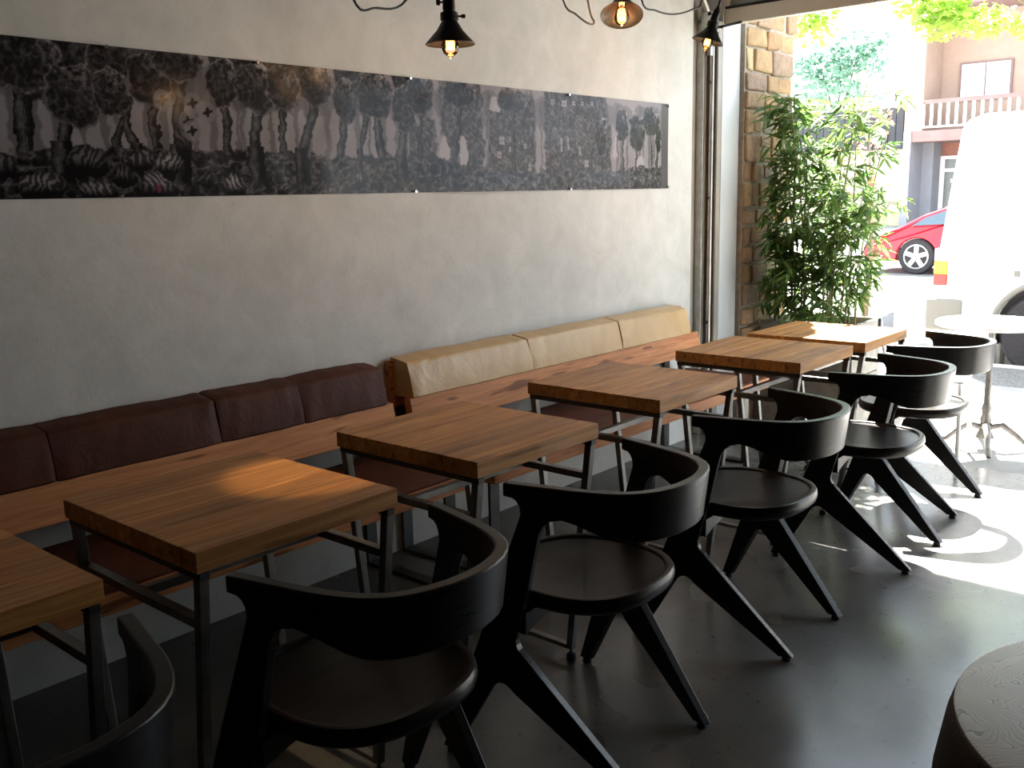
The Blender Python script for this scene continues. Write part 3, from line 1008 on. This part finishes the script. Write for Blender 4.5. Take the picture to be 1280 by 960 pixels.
cord([(0.76, 2.078, 2.27), (0.76, 2.078, 2.6), (0.76, 2.0, 2.985)], 'black cord rising from the upright pendant lamp')
cord([(0.80, 1.50, 2.985), (0.80, 1.60, 2.2), (0.80, 1.686, 1.90), (0.80, 1.765, 1.881), (0.80, 1.874, 1.915), (0.80, 1.98, 2.1), (0.80, 2.10, 2.985)], 'black cord looping low left of the upright pendant lamp')
cord([(0.80, 2.40, 2.985), (0.80, 2.50, 2.2), (0.80, 2.556, 2.002), (0.80, 2.623, 1.967), (0.80, 2.688, 1.947), (0.79, 2.735, 1.957), (0.76, 2.745, 2.02), (0.72, 2.74, 2.3), (0.70, 2.74, 2.985)], 'black cord with a flat loop beside the tilted pendant lamp')
cord([(0.80, 3.06, 2.985), (0.80, 2.99, 2.3), (0.80, 3.005, 2.062), (0.80, 3.099, 2.036), (0.80, 3.218, 2.038), (0.80, 3.348, 2.07), (0.78, 3.46, 2.125), (0.72, 3.65, 2.4), (0.62, 3.9, 2.985)], 'black cord sagging between the tilted and the leaning pendant lamps')
cord([(0.60, 4.08, 2.48), (0.62, 4.1, 2.7), (0.62, 4.1, 2.985)], 'black cord rising from the leaning pendant lamp')
cord([(0.93, 2.98, 2.38), (0.95, 3.0, 2.6), (0.95, 3.0, 2.985)], 'black cord rising from the tilted pendant lamp')
cord([(0.86, 2.57, 2.50), (0.86, 2.56, 2.7), (0.86, 2.55, 2.985)], 'black cord rising from the highest pendant lamp')

# ceiling spotlights above the first tables (the first, inferred, throws the warm patch on its table top)


def spotlight(loc, target, lab, power, size):
    sp = thing('ceiling_spotlight', lab, 'spotlight', loc, 0, 'black ceiling spotlights')
    MB().lathe([(0.05, 0.0), (0.05, -0.02), (0.012, -0.025), (0.010, -0.10)], (0, 0, 0), 20).build('canopy', M['blackmetal'], sp, smooth=True)
    aim = (Vector(target) - (Vector(loc) + Vector((0, 0, -0.125)))).normalized()
    MB().lathe([(0.038, -0.05), (0.040, 0.07), (0.037, 0.07), (0.035, 0.0)], (0, 0, -0.125), 24, aim).build('housing', M['blackmetal'], sp, smooth=True)
    sd = bpy.data.lights.new('spot_light', 'SPOT')
    sd.energy = power
    sd.color = (1.0, 0.72, 0.40)
    sd.spot_size = math.radians(size)
    sd.spot_blend = 0.5
    sd.shadow_soft_size = 0.03
    so = bpy.data.objects.new('spot_light', sd)
    COL.objects.link(so)
    so.parent = sp
    so.location = Vector((0, 0, -0.125)) + aim * 0.09
    so.rotation_euler = aim.to_track_quat('-Z', 'Y').to_euler()


spotlight((1.05, 1.75, 2.985), (0.93, 1.36, 0.75), 'black ceiling spotlight above the table with the warm patch', 44, 12)
spotlight((1.05, 0.75, 2.985), (0.85, 0.40, 0.75), 'added ceiling spotlight brightening the last table of the row', 26, 14)  # added out of view to brighten the last table top

# ------------------------------------------------------------------ stump table
st = thing('stump_table', 'low round wooden stump table with a pale swirling grain top', 'table', (2.72, 1.804, 0))
R = 0.411
MB().lathe([(R - 0.03, 0.0), (R + 0.01, 0.06), (R + 0.028, 0.22), (R + 0.024, 0.36), (R + 0.008, 0.46), (R - 0.001, 0.492), (R - 0.006, 0.496)], (0, 0, 0), 96).build('body', M['bark'], st, smooth=True)
MB().lathe([(R - 0.005, 0.494), (R - 0.004, 0.4985), (R - 0.010, 0.500), (0.2, 0.500), (0.001, 0.500)], (0, 0, 0), 96).build('top', M['stump'], st, smooth=True)

# ------------------------------------------------------------------ planter and bamboo
pl = thing('planter_box', 'weathered grey planter box at the foot of the stone pillar', 'planter', (0.43, 5.50, 0))
for k in range(4):
    z0 = 0.02 + k * 0.155
    for s in (-1, 1):
        MB().box(-0.27, 0.27, s * 0.22 - 0.012, s * 0.22 + 0.012, z0, z0 + 0.150).build('board', M['planter'], pl, bevel=0.003)
        MB().box(s * 0.27 - 0.012, s * 0.27 + 0.012, -0.208, 0.208, z0, z0 + 0.150).build('board', M['planter'], pl, bevel=0.003)
MB().box(-0.258, 0.258, -0.208, 0.208, 0.02, 0.59).build('soil', M['soil'], pl)

bam = thing('bamboo', 'tall leafy green bamboo growing in the grey planter box', 'plant', (0.40, 5.50, 0.56))
rb = random.Random(5)


def leaf_mesh(name, mat):
    me = bpy.data.meshes.new(name)
    v = [(0, 0, 0), (0.25, 0.085, 0.02), (0.60, 0.075, 0.0), (1.0, 0, -0.12), (0.60, -0.075, 0.0), (0.25, -0.085, 0.02), (0.3, 0, -0.02), (0.62, 0, -0.035)]
    f = [(0, 6, 1), (1, 6, 7, 2), (2, 7, 3), (0, 5, 6), (5, 4, 7, 6), (4, 3, 7)]
    me.from_pydata(v, [], f)
    me.materials.append(mat)
    return me


LV = np.array([(0, 0, 0), (0.25, 0.085, 0.02), (0.60, 0.075, 0.0), (1.0, 0, -0.12), (0.60, -0.075, 0.0), (0.25, -0.085, 0.02), (0.3, 0, -0.02), (0.62, 0, -0.035)])
LF = [(0, 6, 1), (1, 6, 7, 2), (2, 7, 3), (0, 5, 6), (5, 4, 7, 6), (4, 3, 7)]
leaf_spots = []
for c in range(18):
    bx, by = rb.uniform(-0.22, 0.22), rb.uniform(-0.17, 0.17)
    H = rb.uniform(0.75, 1.42)
    if c < 4: H = rb.uniform(1.2, 1.45)
    lx, ly = bx * 0.5 + rb.uniform(-0.15, 0.16), by * 0.5 + rb.uniform(-0.16, 0.12)
    pts = []
    for k in range(9):
        q = k / 8
        pts.append((max(-0.22, bx + lx * q * q), by + ly * q * q, H * q))
    MB().tube(pts, [0.008 * (1 - 0.75 * k / 8) for k in range(9)], 6).build('culm', M['culm'], bam, smooth=True)
    for b in range(22):
        q = rb.uniform(0.05, 1.0) ** 0.85
        p = Vector((max(-0.22, bx + lx * q * q), by + ly * q * q, H * q))
        an = rb.uniform(0, 6.28)
        ln = rb.uniform(0.10, 0.32) * (1.15 - 0.55 * q)
        if rb.random() < 0.25: an = rb.uniform(-2.6, -1.2)
        ln *= 1 - 0.45 * max(0.0, math.cos(an))
        d = Vector((math.cos(an), math.sin(an), rb.uniform(-0.05, 0.7))).normalized()
        if p.x + d.x * ln < -0.26: d.x = abs(d.x) * 0.3
        e = p + d * ln
        MB().tube([p, p + d * ln * 0.5 + Vector((0, 0, 0.01)), e], [0.0022, 0.0018, 0.001], 4).build('twig', M['culm'], bam)
        for k in range(rb.randint(6, 10)):
            s = rb.uniform(0.3, 1.05)
            pp = p + d * ln * s
            a2 = an + rb.uniform(-1.4, 1.4)
            leaf_spots.append((pp, a2, rb.uniform(-0.35, 0.9), rb.uniform(-0.8, 0.8), rb.uniform(0.075, 0.145)))
for k in range(16):   # long outer shoots reaching past the pillar and over the street
    side = -1 if k < 10 else 1
    p = Vector((side * rb.uniform(0.1, 0.2), rb.uniform(-0.18, 0.1), rb.uniform(0.1, 1.0)))
    d = Vector((side * rb.uniform(0.15, 0.6), rb.uniform(-0.9, -0.2) if side < 0 else rb.uniform(-0.4, 0.3), rb.uniform(0.0, 0.7))).normalized()
    ln = rb.uniform(0.2, 0.38)
    if side < 0:
        d.x = -abs(d.x) * 0.25
        p.x = max(p.x, -0.17)
        d.x = max(d.x, -0.08 / ln)
    MB().tube([p, p + d * ln * 0.6 + Vector((0, 0, 0.02)), p + d * ln], [0.003, 0.002, 0.001], 4).build('twig', M['culm'], bam)
    for j in range(9):
        s = 0.35 + 0.7 * j / 9
        pp = p + d * ln * s
        leaf_spots.append((pp, math.atan2(d.y, d.x) + rb.uniform(-0.9, 0.9), rb.uniform(0.1, 1.0), rb.uniform(-0.6, 0.6), rb.uniform(0.08, 0.14)))


def clear_of_stone(s):
    p, an, dp, roll, L = s
    tip = p + Vector((math.cos(an) * math.cos(dp), math.sin(an) * math.cos(dp), -math.sin(dp))) * L
    for q in (p, tip):
        if q.x + 0.40 < 0.125: return False
    return True


leaf_spots = [s for s in leaf_spots if clear_of_stone(s)]
rb.shuffle(leaf_spots)
leaf_spots.sort(key=lambda s: -s[4])
lm = leaf_mesh('leaf', M['bamboo'])
fv, ff = [], []
for i, (p, an, dp, roll, L) in enumerate(leaf_spots):
    eu = Euler((roll, dp, an), 'XYZ')
    if i < 300:
        o = bpy.data.objects.new('leaf', lm)
        COL.objects.link(o)
        o.parent = bam
        o.location = p
        o.rotation_euler = eu
        o.scale = (L, L, L)
    else:
        Rm = np.array(eu.to_matrix())
        vv = (LV * L) @ Rm.T + np.array(p)
        b = len(fv)
        fv += vv.tolist()
        ff += [tuple(k + b for k in f) for f in LF]
me = bpy.data.meshes.new('foliage')
me.from_pydata(fv, [], ff)
me.materials.append(M['bamboo'])
o = bpy.data.objects.new('foliage', me)
COL.objects.link(o)
o.parent = bam
o['kind'] = 'stuff'

# ------------------------------------------------------------------ terrace table and chair outside
ot = thing('terrace_table', 'white round terrace table on an ornate cast iron pedestal outside', 'table', (1.39, 5.46, 0))
MB().lathe([(0.265, 0.665), (0.28, 0.67), (0.28, 0.685), (0.273, 0.69), (0.001, 0.69)], (0, 0, 0), 48).build('top', M['white'], ot, smooth=True)
MB().lathe([(0.05, 0.06), (0.03, 0.10), (0.022, 0.13), (0.030, 0.16), (0.020, 0.19), (0.026, 0.22), (0.017, 0.25), (0.017, 0.64), (0.05, 0.665)], (0, 0, 0), 20).build('pedestal', M['castiron'], ot, smooth=True)
for k in range(4):
    a = math.radians(20 + 90 * k)
    P = [(0.02, 0.12), (0.08, 0.135), (0.14, 0.09), (0.19, 0.045), (0.23, 0.035), (0.25, 0.012)]
    MB().tube([(r * math.cos(a), r * math.sin(a), z) for r, z in P], [0.022, 0.020, 0.016, 0.014, 0.016, 0.012], 8).build('foot', M['castiron'], ot, smooth=True)

oc = thing('terrace_chair', 'white metal terrace chair with a thin seat beside the round table', 'chair', (1.20, 5.10, 0), math.radians(8))
MB().box(-0.19, 0.19, -0.19, 0.19, 0.435, 0.452).build('seat', M['white'], oc, bevel=0.008, seg=3)
for sx in (-1, 1):
    pts = [(sx * 0.18, -0.20, 0.0), (sx * 0.172, -0.175, 0.38), (sx * 0.165, -0.15, 0.425), (sx * 0.165, 0.15, 0.425), (sx * 0.172, 0.175, 0.38), (sx * 0.18, 0.20, 0.0)]
    MB().tube(pts, 0.011, 10).build('leg_loop', M['white'], oc, smooth=True)
    MB().tube([(-0.17, sx * 0.12, 0.44), (-0.21, sx * 0.14, 0.60), (-0.23, sx * 0.15, 0.74)], 0.010, 8).build('back_post', M['white'], oc, smooth=True)
MB().box(-0.235, -0.220, -0.17, 0.17, 0.60, 0.74).build('back_panel', M['slate'], oc, bevel=0.005)

# ------------------------------------------------------------------ white van
van = thing('white_van', 'white van parked at the kerb with its rear end showing', 'van', (0, 8.35, -0.12))
# side silhouette (x, z) extruded over the width, with a wheel-arch cut
side = [(0.22, 0.34), (0.19, 0.70), (0.205, 1.00), (0.28, 1.62), (0.325, 1.96), (0.37, 2.03), (0.50, 2.07), (3.9, 2.07), (4.4, 1.95), (4.9, 1.25), (5.3, 1.10), (5.4, 0.34), (4.75, 0.34)]
for k in range(11):
    a = math.pi * k / 10
    side.append((4.35 + 0.40 * math.cos(a), 0.36 + 0.40 * math.sin(a)))
side += [(3.95, 0.34), (1.43, 0.34)]
for k in range(15):
    a = math.pi * k / 14
    side.append((1.04 + 0.385 * math.cos(a), 0.36 + 0.385 * math.sin(a)))
side += [(0.64, 0.34)]
MB().extrude([(x, 0.0, z) for x, z in side], [(x, 1.85, z) for x, z in side]).build('body', M['van'], van, bevel=0.035, seg=3, angle=40)
MB().box(0.58, 1.50, 0.10, 1.75, 0.30, 0.95).build('wheel_well', M['tire'], van)
MB().box(0.12, 0.42, -0.015, 1.87, 0.335, 0.605).build('rear_bumper', M['vangrey'], van, bevel=0.03, seg=3)
MB().box(0.42, 0.64, -0.004, 0.05, 0.28, 0.36).build('sill', M['white'], van, bevel=0.01)
for (z0, z1, m) in ((0.71, 0.80, 'tailred'), (0.80, 0.91, 'tailamber'), (0.91, 1.01, 'tailred')):
    MB().box(0.175, 0.285, -0.012, 0.10, z0, z1).build('tail_lamp', M[m] if z1 < 1.0 else M['white'], van, bevel=0.008)
MB().box(0.785, 0.83, -0.008, 0.02, 0.80, 0.85).build('side_marker', M['vangrey'], van, bevel=0.004)
arch = []
for k in range(15):
    a = math.pi * k / 14
    arch.append((1.04 + 0.40 * math.cos(a), 0.0, 0.36 + 0.40 * math.sin(a)))
MB().tube(arch, 0.022, 8).build('wheel_arch', M['vangrey'], van, smooth=True)
MB().box(0.655, 0.675, 0.02, 0.30, 0.24, 0.50).build('mud_flap', M['tire'], van)
for cx in (1.04, 4.35):
    for cy in (0.14, 1.71):
        MB().lathe([(0.20, -0.10), (0.32, -0.11), (0.345, -0.08), (0.345, 0.08), (0.32, 0.11), (0.20, 0.10)], (cx, cy, 0.345), 36, (0, 1, 0)).build('tyre', M['tire'], van, smooth=True)
        MB().lathe([(0.02, -0.075), (0.07, -0.085), (0.10, -0.06), (0.19, -0.07), (0.205, -0.095), (0.205, 0.09)], (cx, cy, 0.345), 28, (0, 1, 0)).build('wheel_rim', M['alloy'], van, smooth=True)
MB().box(1.7, 3.6, -0.006, 0.01, 1.25, 1.85).build('side_window', M['darkglass'], van, bevel=0.01)
MB().tube([(0.66, 0.3, 0.0), (0.66, 0.3, 0.34)], 0.03, 8).build('exhaust_hanger', M['vangrey'], van)

# ------------------------------------------------------------------ red car
car = thing('red_car', 'red hatchback with silver wheels parked across the street', 'car', (-3.0, 17.5, -0.12))
# x forward is -x: nose at -0.85
prof = [(-0.92, 0.28), (-0.95, 0.45), (-0.86, 0.58), (-0.55, 0.72), (-0.33, 0.82), (0.05, 1.03), (0.38, 1.15), (0.8, 1.24), (1.5, 1.26), (2.2, 1.16), (2.75, 0.92), (2.95, 0.85), (3.0, 0.40), (2.9, 0.22), (2.72, 0.22)]
for k in range(9):
    a = math.pi * k / 8
    prof.append((2.36 + 0.345 * math.cos(a), 0.29 + 0.345 * math.sin(a)))
prof += [(2.0, 0.20), (0.36, 0.20)]
for k in range(13):
    a = math.pi * k / 12
    prof.append((0.0 + 0.345 * math.cos(a), 0.29 + 0.345 * math.sin(a)))
prof += [(-0.36, 0.22)]


def wid(z): return 0.0 if z < 0.72 else (z - 0.72) * 0.45


MB().extrude([(x, wid(z), z) for x, z in prof], [(x, 1.68 - wid(z), z) for x, z in prof]).build('body', M['carred'], car, bevel=0.04, seg=3, angle=30)
wz = [(-0.12, 0.845), (0.10, 0.985), (0.42, 1.105), (0.85, 1.175), (0.95, 0.90)]
MB().extrude([(x, wid(z) - 0.012, z) for x, z in wz], [(x, wid(z) + 0.03, z) for x, z in wz]).build('side_window', M['darkglass'], car)
wz2 = [(1.02, 0.90), (0.95, 1.18), (1.55, 1.19), (2.1, 1.08), (2.3, 0.92)]
MB().extrude([(x, wid(z) - 0.012, z) for x, z in wz2], [(x, wid(z) + 0.03, z) for x, z in wz2]).build('side_window', M['darkglass'], car)
MB().add([(-0.33, 0.16, 0.835), (-0.33, 1.52, 0.835), (0.36, 1.42, 1.165), (0.36, 0.26, 1.165), (-0.30, 0.16, 0.80), (-0.30, 1.52, 0.80), (0.40, 1.42, 1.12), (0.40, 0.26, 1.12)],
         [(0, 1, 2, 3), (7, 6, 5, 4), (0, 4, 5, 1), (1, 5, 6, 2), (2, 6, 7, 3), (3, 7, 4, 0)]).build('windscreen', M['darkglass'], car)
MB().box(-0.93, -0.70, 0.02, 0.30, 0.48, 0.60).build('headlamp', M['white'], car, bevel=0.03)
MB().box(-0.965, -0.90, 0.20, 1.48, 0.26, 0.38).build('grille', M['tire'], car, bevel=0.01)
for cx in (0.0, 2.36):
    for cy in (0.10, 1.58):
        MB().lathe([(0.20, -0.09), (0.29, -0.10), (0.31, -0.07), (0.31, 0.07), (0.29, 0.10), (0.20, 0.09)], (cx, cy, 0.31), 36, (0, 1, 0)).build('tyre', M['tire'], car, smooth=True)
        rim = MB().lathe([(0.205, -0.085), (0.215, -0.095), (0.195, -0.10), (0.185, -0.06), (0.185, 0.07)], (cx, cy, 0.31), 30, (0, 1, 0), cap=False)
        rim.lathe([(0.055, -0.10), (0.06, -0.085), (0.06, 0.0)], (cx, cy, 0.31), 14, (0, 1, 0))
        for k in range(5):
            a = 2 * math.pi * k / 5 + 0.3
            rim.bar((cx + 0.04 * math.cos(a), cy - 0.085, 0.31 + 0.04 * math.sin(a)), (cx + 0.2 * math.cos(a), cy - 0.085, 0.31 + 0.2 * math.sin(a)), 0.075, 0.02, (-math.sin(a), 0, math.cos(a)))
        rim.build('wheel_rim', M['alloy'], car)
        MB().lathe([(0.186, -0.02), (0.186, 0.03)], (cx, cy, 0.31), 24, (0, 1, 0)).build('wheel_shade_disc', M['tire'], car)  # dark disc standing in for the shade behind the spokes

# ------------------------------------------------------------------ building across the street
bl = thing('apartment_building', 'salmon stucco apartment building with a white railed balcony', 'building', (0, 36, 0))
MB().box(-8.75, 4.0, 0.6, 8.0, 3.27, 7.2).build('upper_wall', M['pink'], bl)
MB().box(-8.75, 4.0, 0.9, 8.0, 0.0, 2.95).build('ground_wall', M['brick'], bl)
MB().box(-9.34, -8.75, -1.2, 8.0, 3.27, 7.2).build('wing_wall', M['pink'], bl)
MB().box(-9.34, -9.08, -1.25, 8.0, 0.0, 3.27).build('corner_column', M['greycol'], bl)
MB().box(-9.08, -8.70, 0.0, 0.9, 0.0, 2.912).build('pilaster', M['greycol'], bl)
MB().box(-9.12, 4.0, -1.2, 0.9, 2.912, 3.27).build('balcony_slab', M['pinkdark'], bl)
MB().box(-9.5, 4.2, -1.4, 8.2, 7.2, 7.45).build('roof', M['pinkdark'], bl)
rail = MB().box(-9.08, 4.0, -1.16, -1.06, 4.15, 4.29).build('handrail', M['pinkdark'], bl)
MB().box(-9.08, 4.0, -1.14, -1.09, 3.36, 3.42).build('bottom_rail', M['white'], bl)
bm_ = None
for k in range(48):
    x = -9.02 + k * 0.268
    if bm_ is None:
        bm_ = MB().box(-0.045, 0.045, -1.14, -1.08, 3.42, 4.15).build('baluster', M['white'], bl)
        q = bm_
    else:
        q = bm_.copy()
        COL.objects.link(q)
        q.parent = bl
    q.location = (x, 0, 0)
wn = MB().box(-8.14, -6.45, 0.52, 0.62, 4.29, 5.56).build('window', M['pinkdark'], bl)
MB().box(-8.07, -7.32, 0.48, 0.54, 4.35, 5.50).build('pane', M['blind'], wn)
MB().box(-7.27, -6.52, 0.48, 0.54, 4.35, 5.50).build('pane', M['blind'], wn)
for x0 in (-4.6, -1.0):
    w2 = MB().box(x0, x0 + 1.7, 0.52, 0.62, 4.29, 5.56).build('window', M['pinkdark'], bl)
    MB().box(x0 + 0.07, x0 + 0.82, 0.48, 0.54, 4.35, 5.50).build('pane', M['blind'], w2)
    MB().box(x0 + 0.88, x0 + 1.63, 0.48, 0.54, 4.35, 5.50).build('pane', M['blind'], w2)
dr = MB().box(-8.70, -7.3, 0.80, 0.92, 0.0, 2.46).build('shop_door', M['white'], bl)
MB().box(-8.52, -7.48, 0.76, 0.84, 2.02, 2.34).build('transom', M['doorglass'], dr)
MB().box(-8.52, -7.48, 0.76, 0.84, 0.25, 1.90).build('door_pane', M['doorglass'], dr)
MB().box(-8.30, -7.48, 0.735, 0.765, 1.52, 1.66).build('door_sign', M['white'], dr)
MB().box(-8.22, -8.08, 0.735, 0.765, 1.12, 1.26).build('notice', M['white'], dr)
MB().box(-8.52, -7.48, 0.735, 0.765, 0.50, 0.56).build('push_bar', M['white'], dr)

b2 = thing('dark_clad_building', 'low cream building with a charcoal boarded upper storey', 'building', (0, 36.5, 0))
MB().box(-22.0, -9.36, 0.0, 6.0, 0.0, 2.762).build('lower_wall', M['creamwall'], b2)
MB().box(-22.0, -9.36, -0.10, 6.0, 2.762, 4.234).build('upper_backing', M['navy'], b2)
bd = None
for k in range(46):
    x = -21.9 + k * 0.2725
    if bd is None:
        bd = MB().box(0.012, 0.26, -0.145, -0.10, 2.762, 4.234).build('cladding_board', M['navy'], b2, bevel=0.01, seg=1)
        q = bd
    else:
        q = bd.copy()
        COL.objects.link(q)
        q.parent = b2
    q.location = (x, 0, 0)
MB().box(-22.0, -9.36, -0.16, 6.1, 4.234, 4.30).build('roof_edge', M['white'], b2)
MB().lathe([(0.30, 0), (0.30, 0.10), (0.25, 0.14)], (-10.78, -0.15, 3.25), 28, (0, -1, 0)).build('round_sign', M['white'], b2, smooth=True)

# ------------------------------------------------------------------ trees


def star_leaf(mat, name):
    me = bpy.data.meshes.new(name)
    v = [(0, 0, 0)]
    rad = [1.0, 0.42, 0.85, 0.40, 0.62, 0.30, 0.35, 0.30, 0.62, 0.40, 0.85, 0.42]
    for k, r in enumerate(rad):
        a = 2 * math.pi * k / 12
        v.append((0.5 * r * math.cos(a), 0.5 * r * math.sin(a), -0.06 * r))
    f = [(0, 1 + k, 1 + (k + 1) % 12) for k in range(12)]
    me.from_pydata(v, [], f)
    me.materials.append(mat)
    return me, np.array(v), f


def make_tree(name, lab, base, trunk_h, r0, clusters, mat, size, nper, parts, seed, limbs, lift=0.1):
    t = thing(name, lab, 'tree', base)
    rr = random.Random(seed)
    bx = Vector(base)
    MB().tube([(0, 0, 0), (0.05, 0, trunk_h * 0.5), (0, 0.05, trunk_h)], [r0, r0 * 0.85, r0 * 0.7], 10).build('trunk', M['trunk'], t, smooth=True)
    for c in limbs:
        e = Vector(c) - bx
        s = Vector((0, 0.03, trunk_h * 0.92))
        m = (s + e) / 2 + Vector((0, 0, lift))
        MB().tube([s, m, e], [r0 * 0.30, r0 * 0.16, r0 * 0.06], 7).build('branch', M['trunk'], t, smooth=True)
    me0, v0, f0 = star_leaf(mat, 'leaf')
    fv, ff, k = [], [], 0
    for (c, rx, rz, w) in clusters:
        for i in range(int(nper * w)):
            a, b = rr.uniform(0, 6.28), rr.uniform(-1, 1)
            q = rr.random() ** 0.45
            p = Vector(c) - bx + Vector((rx * q * math.cos(a) * math.sqrt(1 - b * b), rx * q * math.sin(a) * math.sqrt(1 - b * b), rz * q * b))
            eu = Euler((rr.uniform(-0.9, 0.9), rr.uniform(-0.9, 0.9), rr.uniform(0, 6.28)))
            s = size * rr.uniform(0.7, 1.3)
            if k < parts and i % 3 == 0:
                o = bpy.data.objects.new('leaf', me0)
                COL.objects.link(o)
                o.parent = t
                o.location, o.rotation_euler, o.scale = p, eu, (s, s, s)
                k += 1
            else:
                vv = (v0 * s) @ np.array(eu.to_matrix()).T + np.array(p)
                b0 = len(fv)
                fv += vv.tolist()
                ff += [tuple(x + b0 for x in f) for f in f0]
    me = bpy.data.meshes.new('foliage')
    me.from_pydata(fv, [], ff)
    me.materials.append(mat)
    o = bpy.data.objects.new('foliage', me)
    COL.objects.link(o)
    o.parent = t
    o['kind'] = 'stuff'
    return t


make_tree('maple_tree', 'maple tree with bright yellow green leaves hanging over the street', (-3.35, 12.0, -0.12), 3.9, 0.16,
          [((-2.62, 12.0, 3.42), 0.36, 0.28, 1.0), ((-2.35, 12.0, 3.75), 0.45, 0.25, 1.0), ((-1.60, 12.0, 3.72), 0.45, 0.25, 1.0), ((-1.15, 12.0, 3.55), 0.48, 0.34, 1.7), ((-1.0, 12.0, 3.25), 0.36, 0.22, 1.0), ((-0.55, 12.0, 3.18), 0.35, 0.20, 0.8),
           ((0.0, 12.0, 3.10), 0.40, 0.16, 0.7), ((-0.3, 12.0, 3.9), 0.7, 0.3, 0.9), ((0.6, 12.2, 3.3), 0.6, 0.3, 0.9), ((-3.2, 12.0, 3.9), 0.8, 0.4, 1.2), ((-4.2, 12.2, 3.6), 0.8, 0.5, 1.2)],
          M['maple'], 0.15, 230, 280, 4, [(-2.6, 12, 3.45), (-1.1, 12, 3.6), (0.0, 12, 3.2), (-3.2, 12, 3.9), (-4.2, 12.2, 3.6), (0.5, 12.2, 3.35)], 0.9)
make_tree('far_tree', 'blue green tree standing beyond the charcoal boarded building', (-17.2, 48.0, 0.0), 4.5, 0.3,
          [((-17.2, 48, 6.4), 2.2, 1.9, 2.2), ((-16.2, 48, 8.0), 1.6, 1.2, 1.3), ((-18.6, 48, 7.6), 1.6, 1.3, 1.2)],
          M['spruce'], 0.55, 260, 0, 6, [(-16.4, 48, 7.6), (-18.2, 48, 7.4), (-17.2, 48, 7.6)])
make_tree('street_tree', 'slim tree with red orange leaves behind the bamboo', (-0.80, 9.4, -0.12), 1.6, 0.035,
          [((-0.85, 9.4, 2.30), 0.14, 0.22, 1.0), ((-0.72, 9.4, 2.05), 0.16, 0.18, 1.0), ((-0.90, 9.4, 1.70), 0.22, 0.25, 1.0), ((-0.66, 9.4, 1.45), 0.15, 0.2, 0.6)],
          M['autumn'], 0.07, 42, 0, 8, [(-0.85, 9.4, 2.3), (-0.72, 9.4, 2.0), (-0.9, 9.4, 1.7)])

print('objects', len(bpy.data.objects))
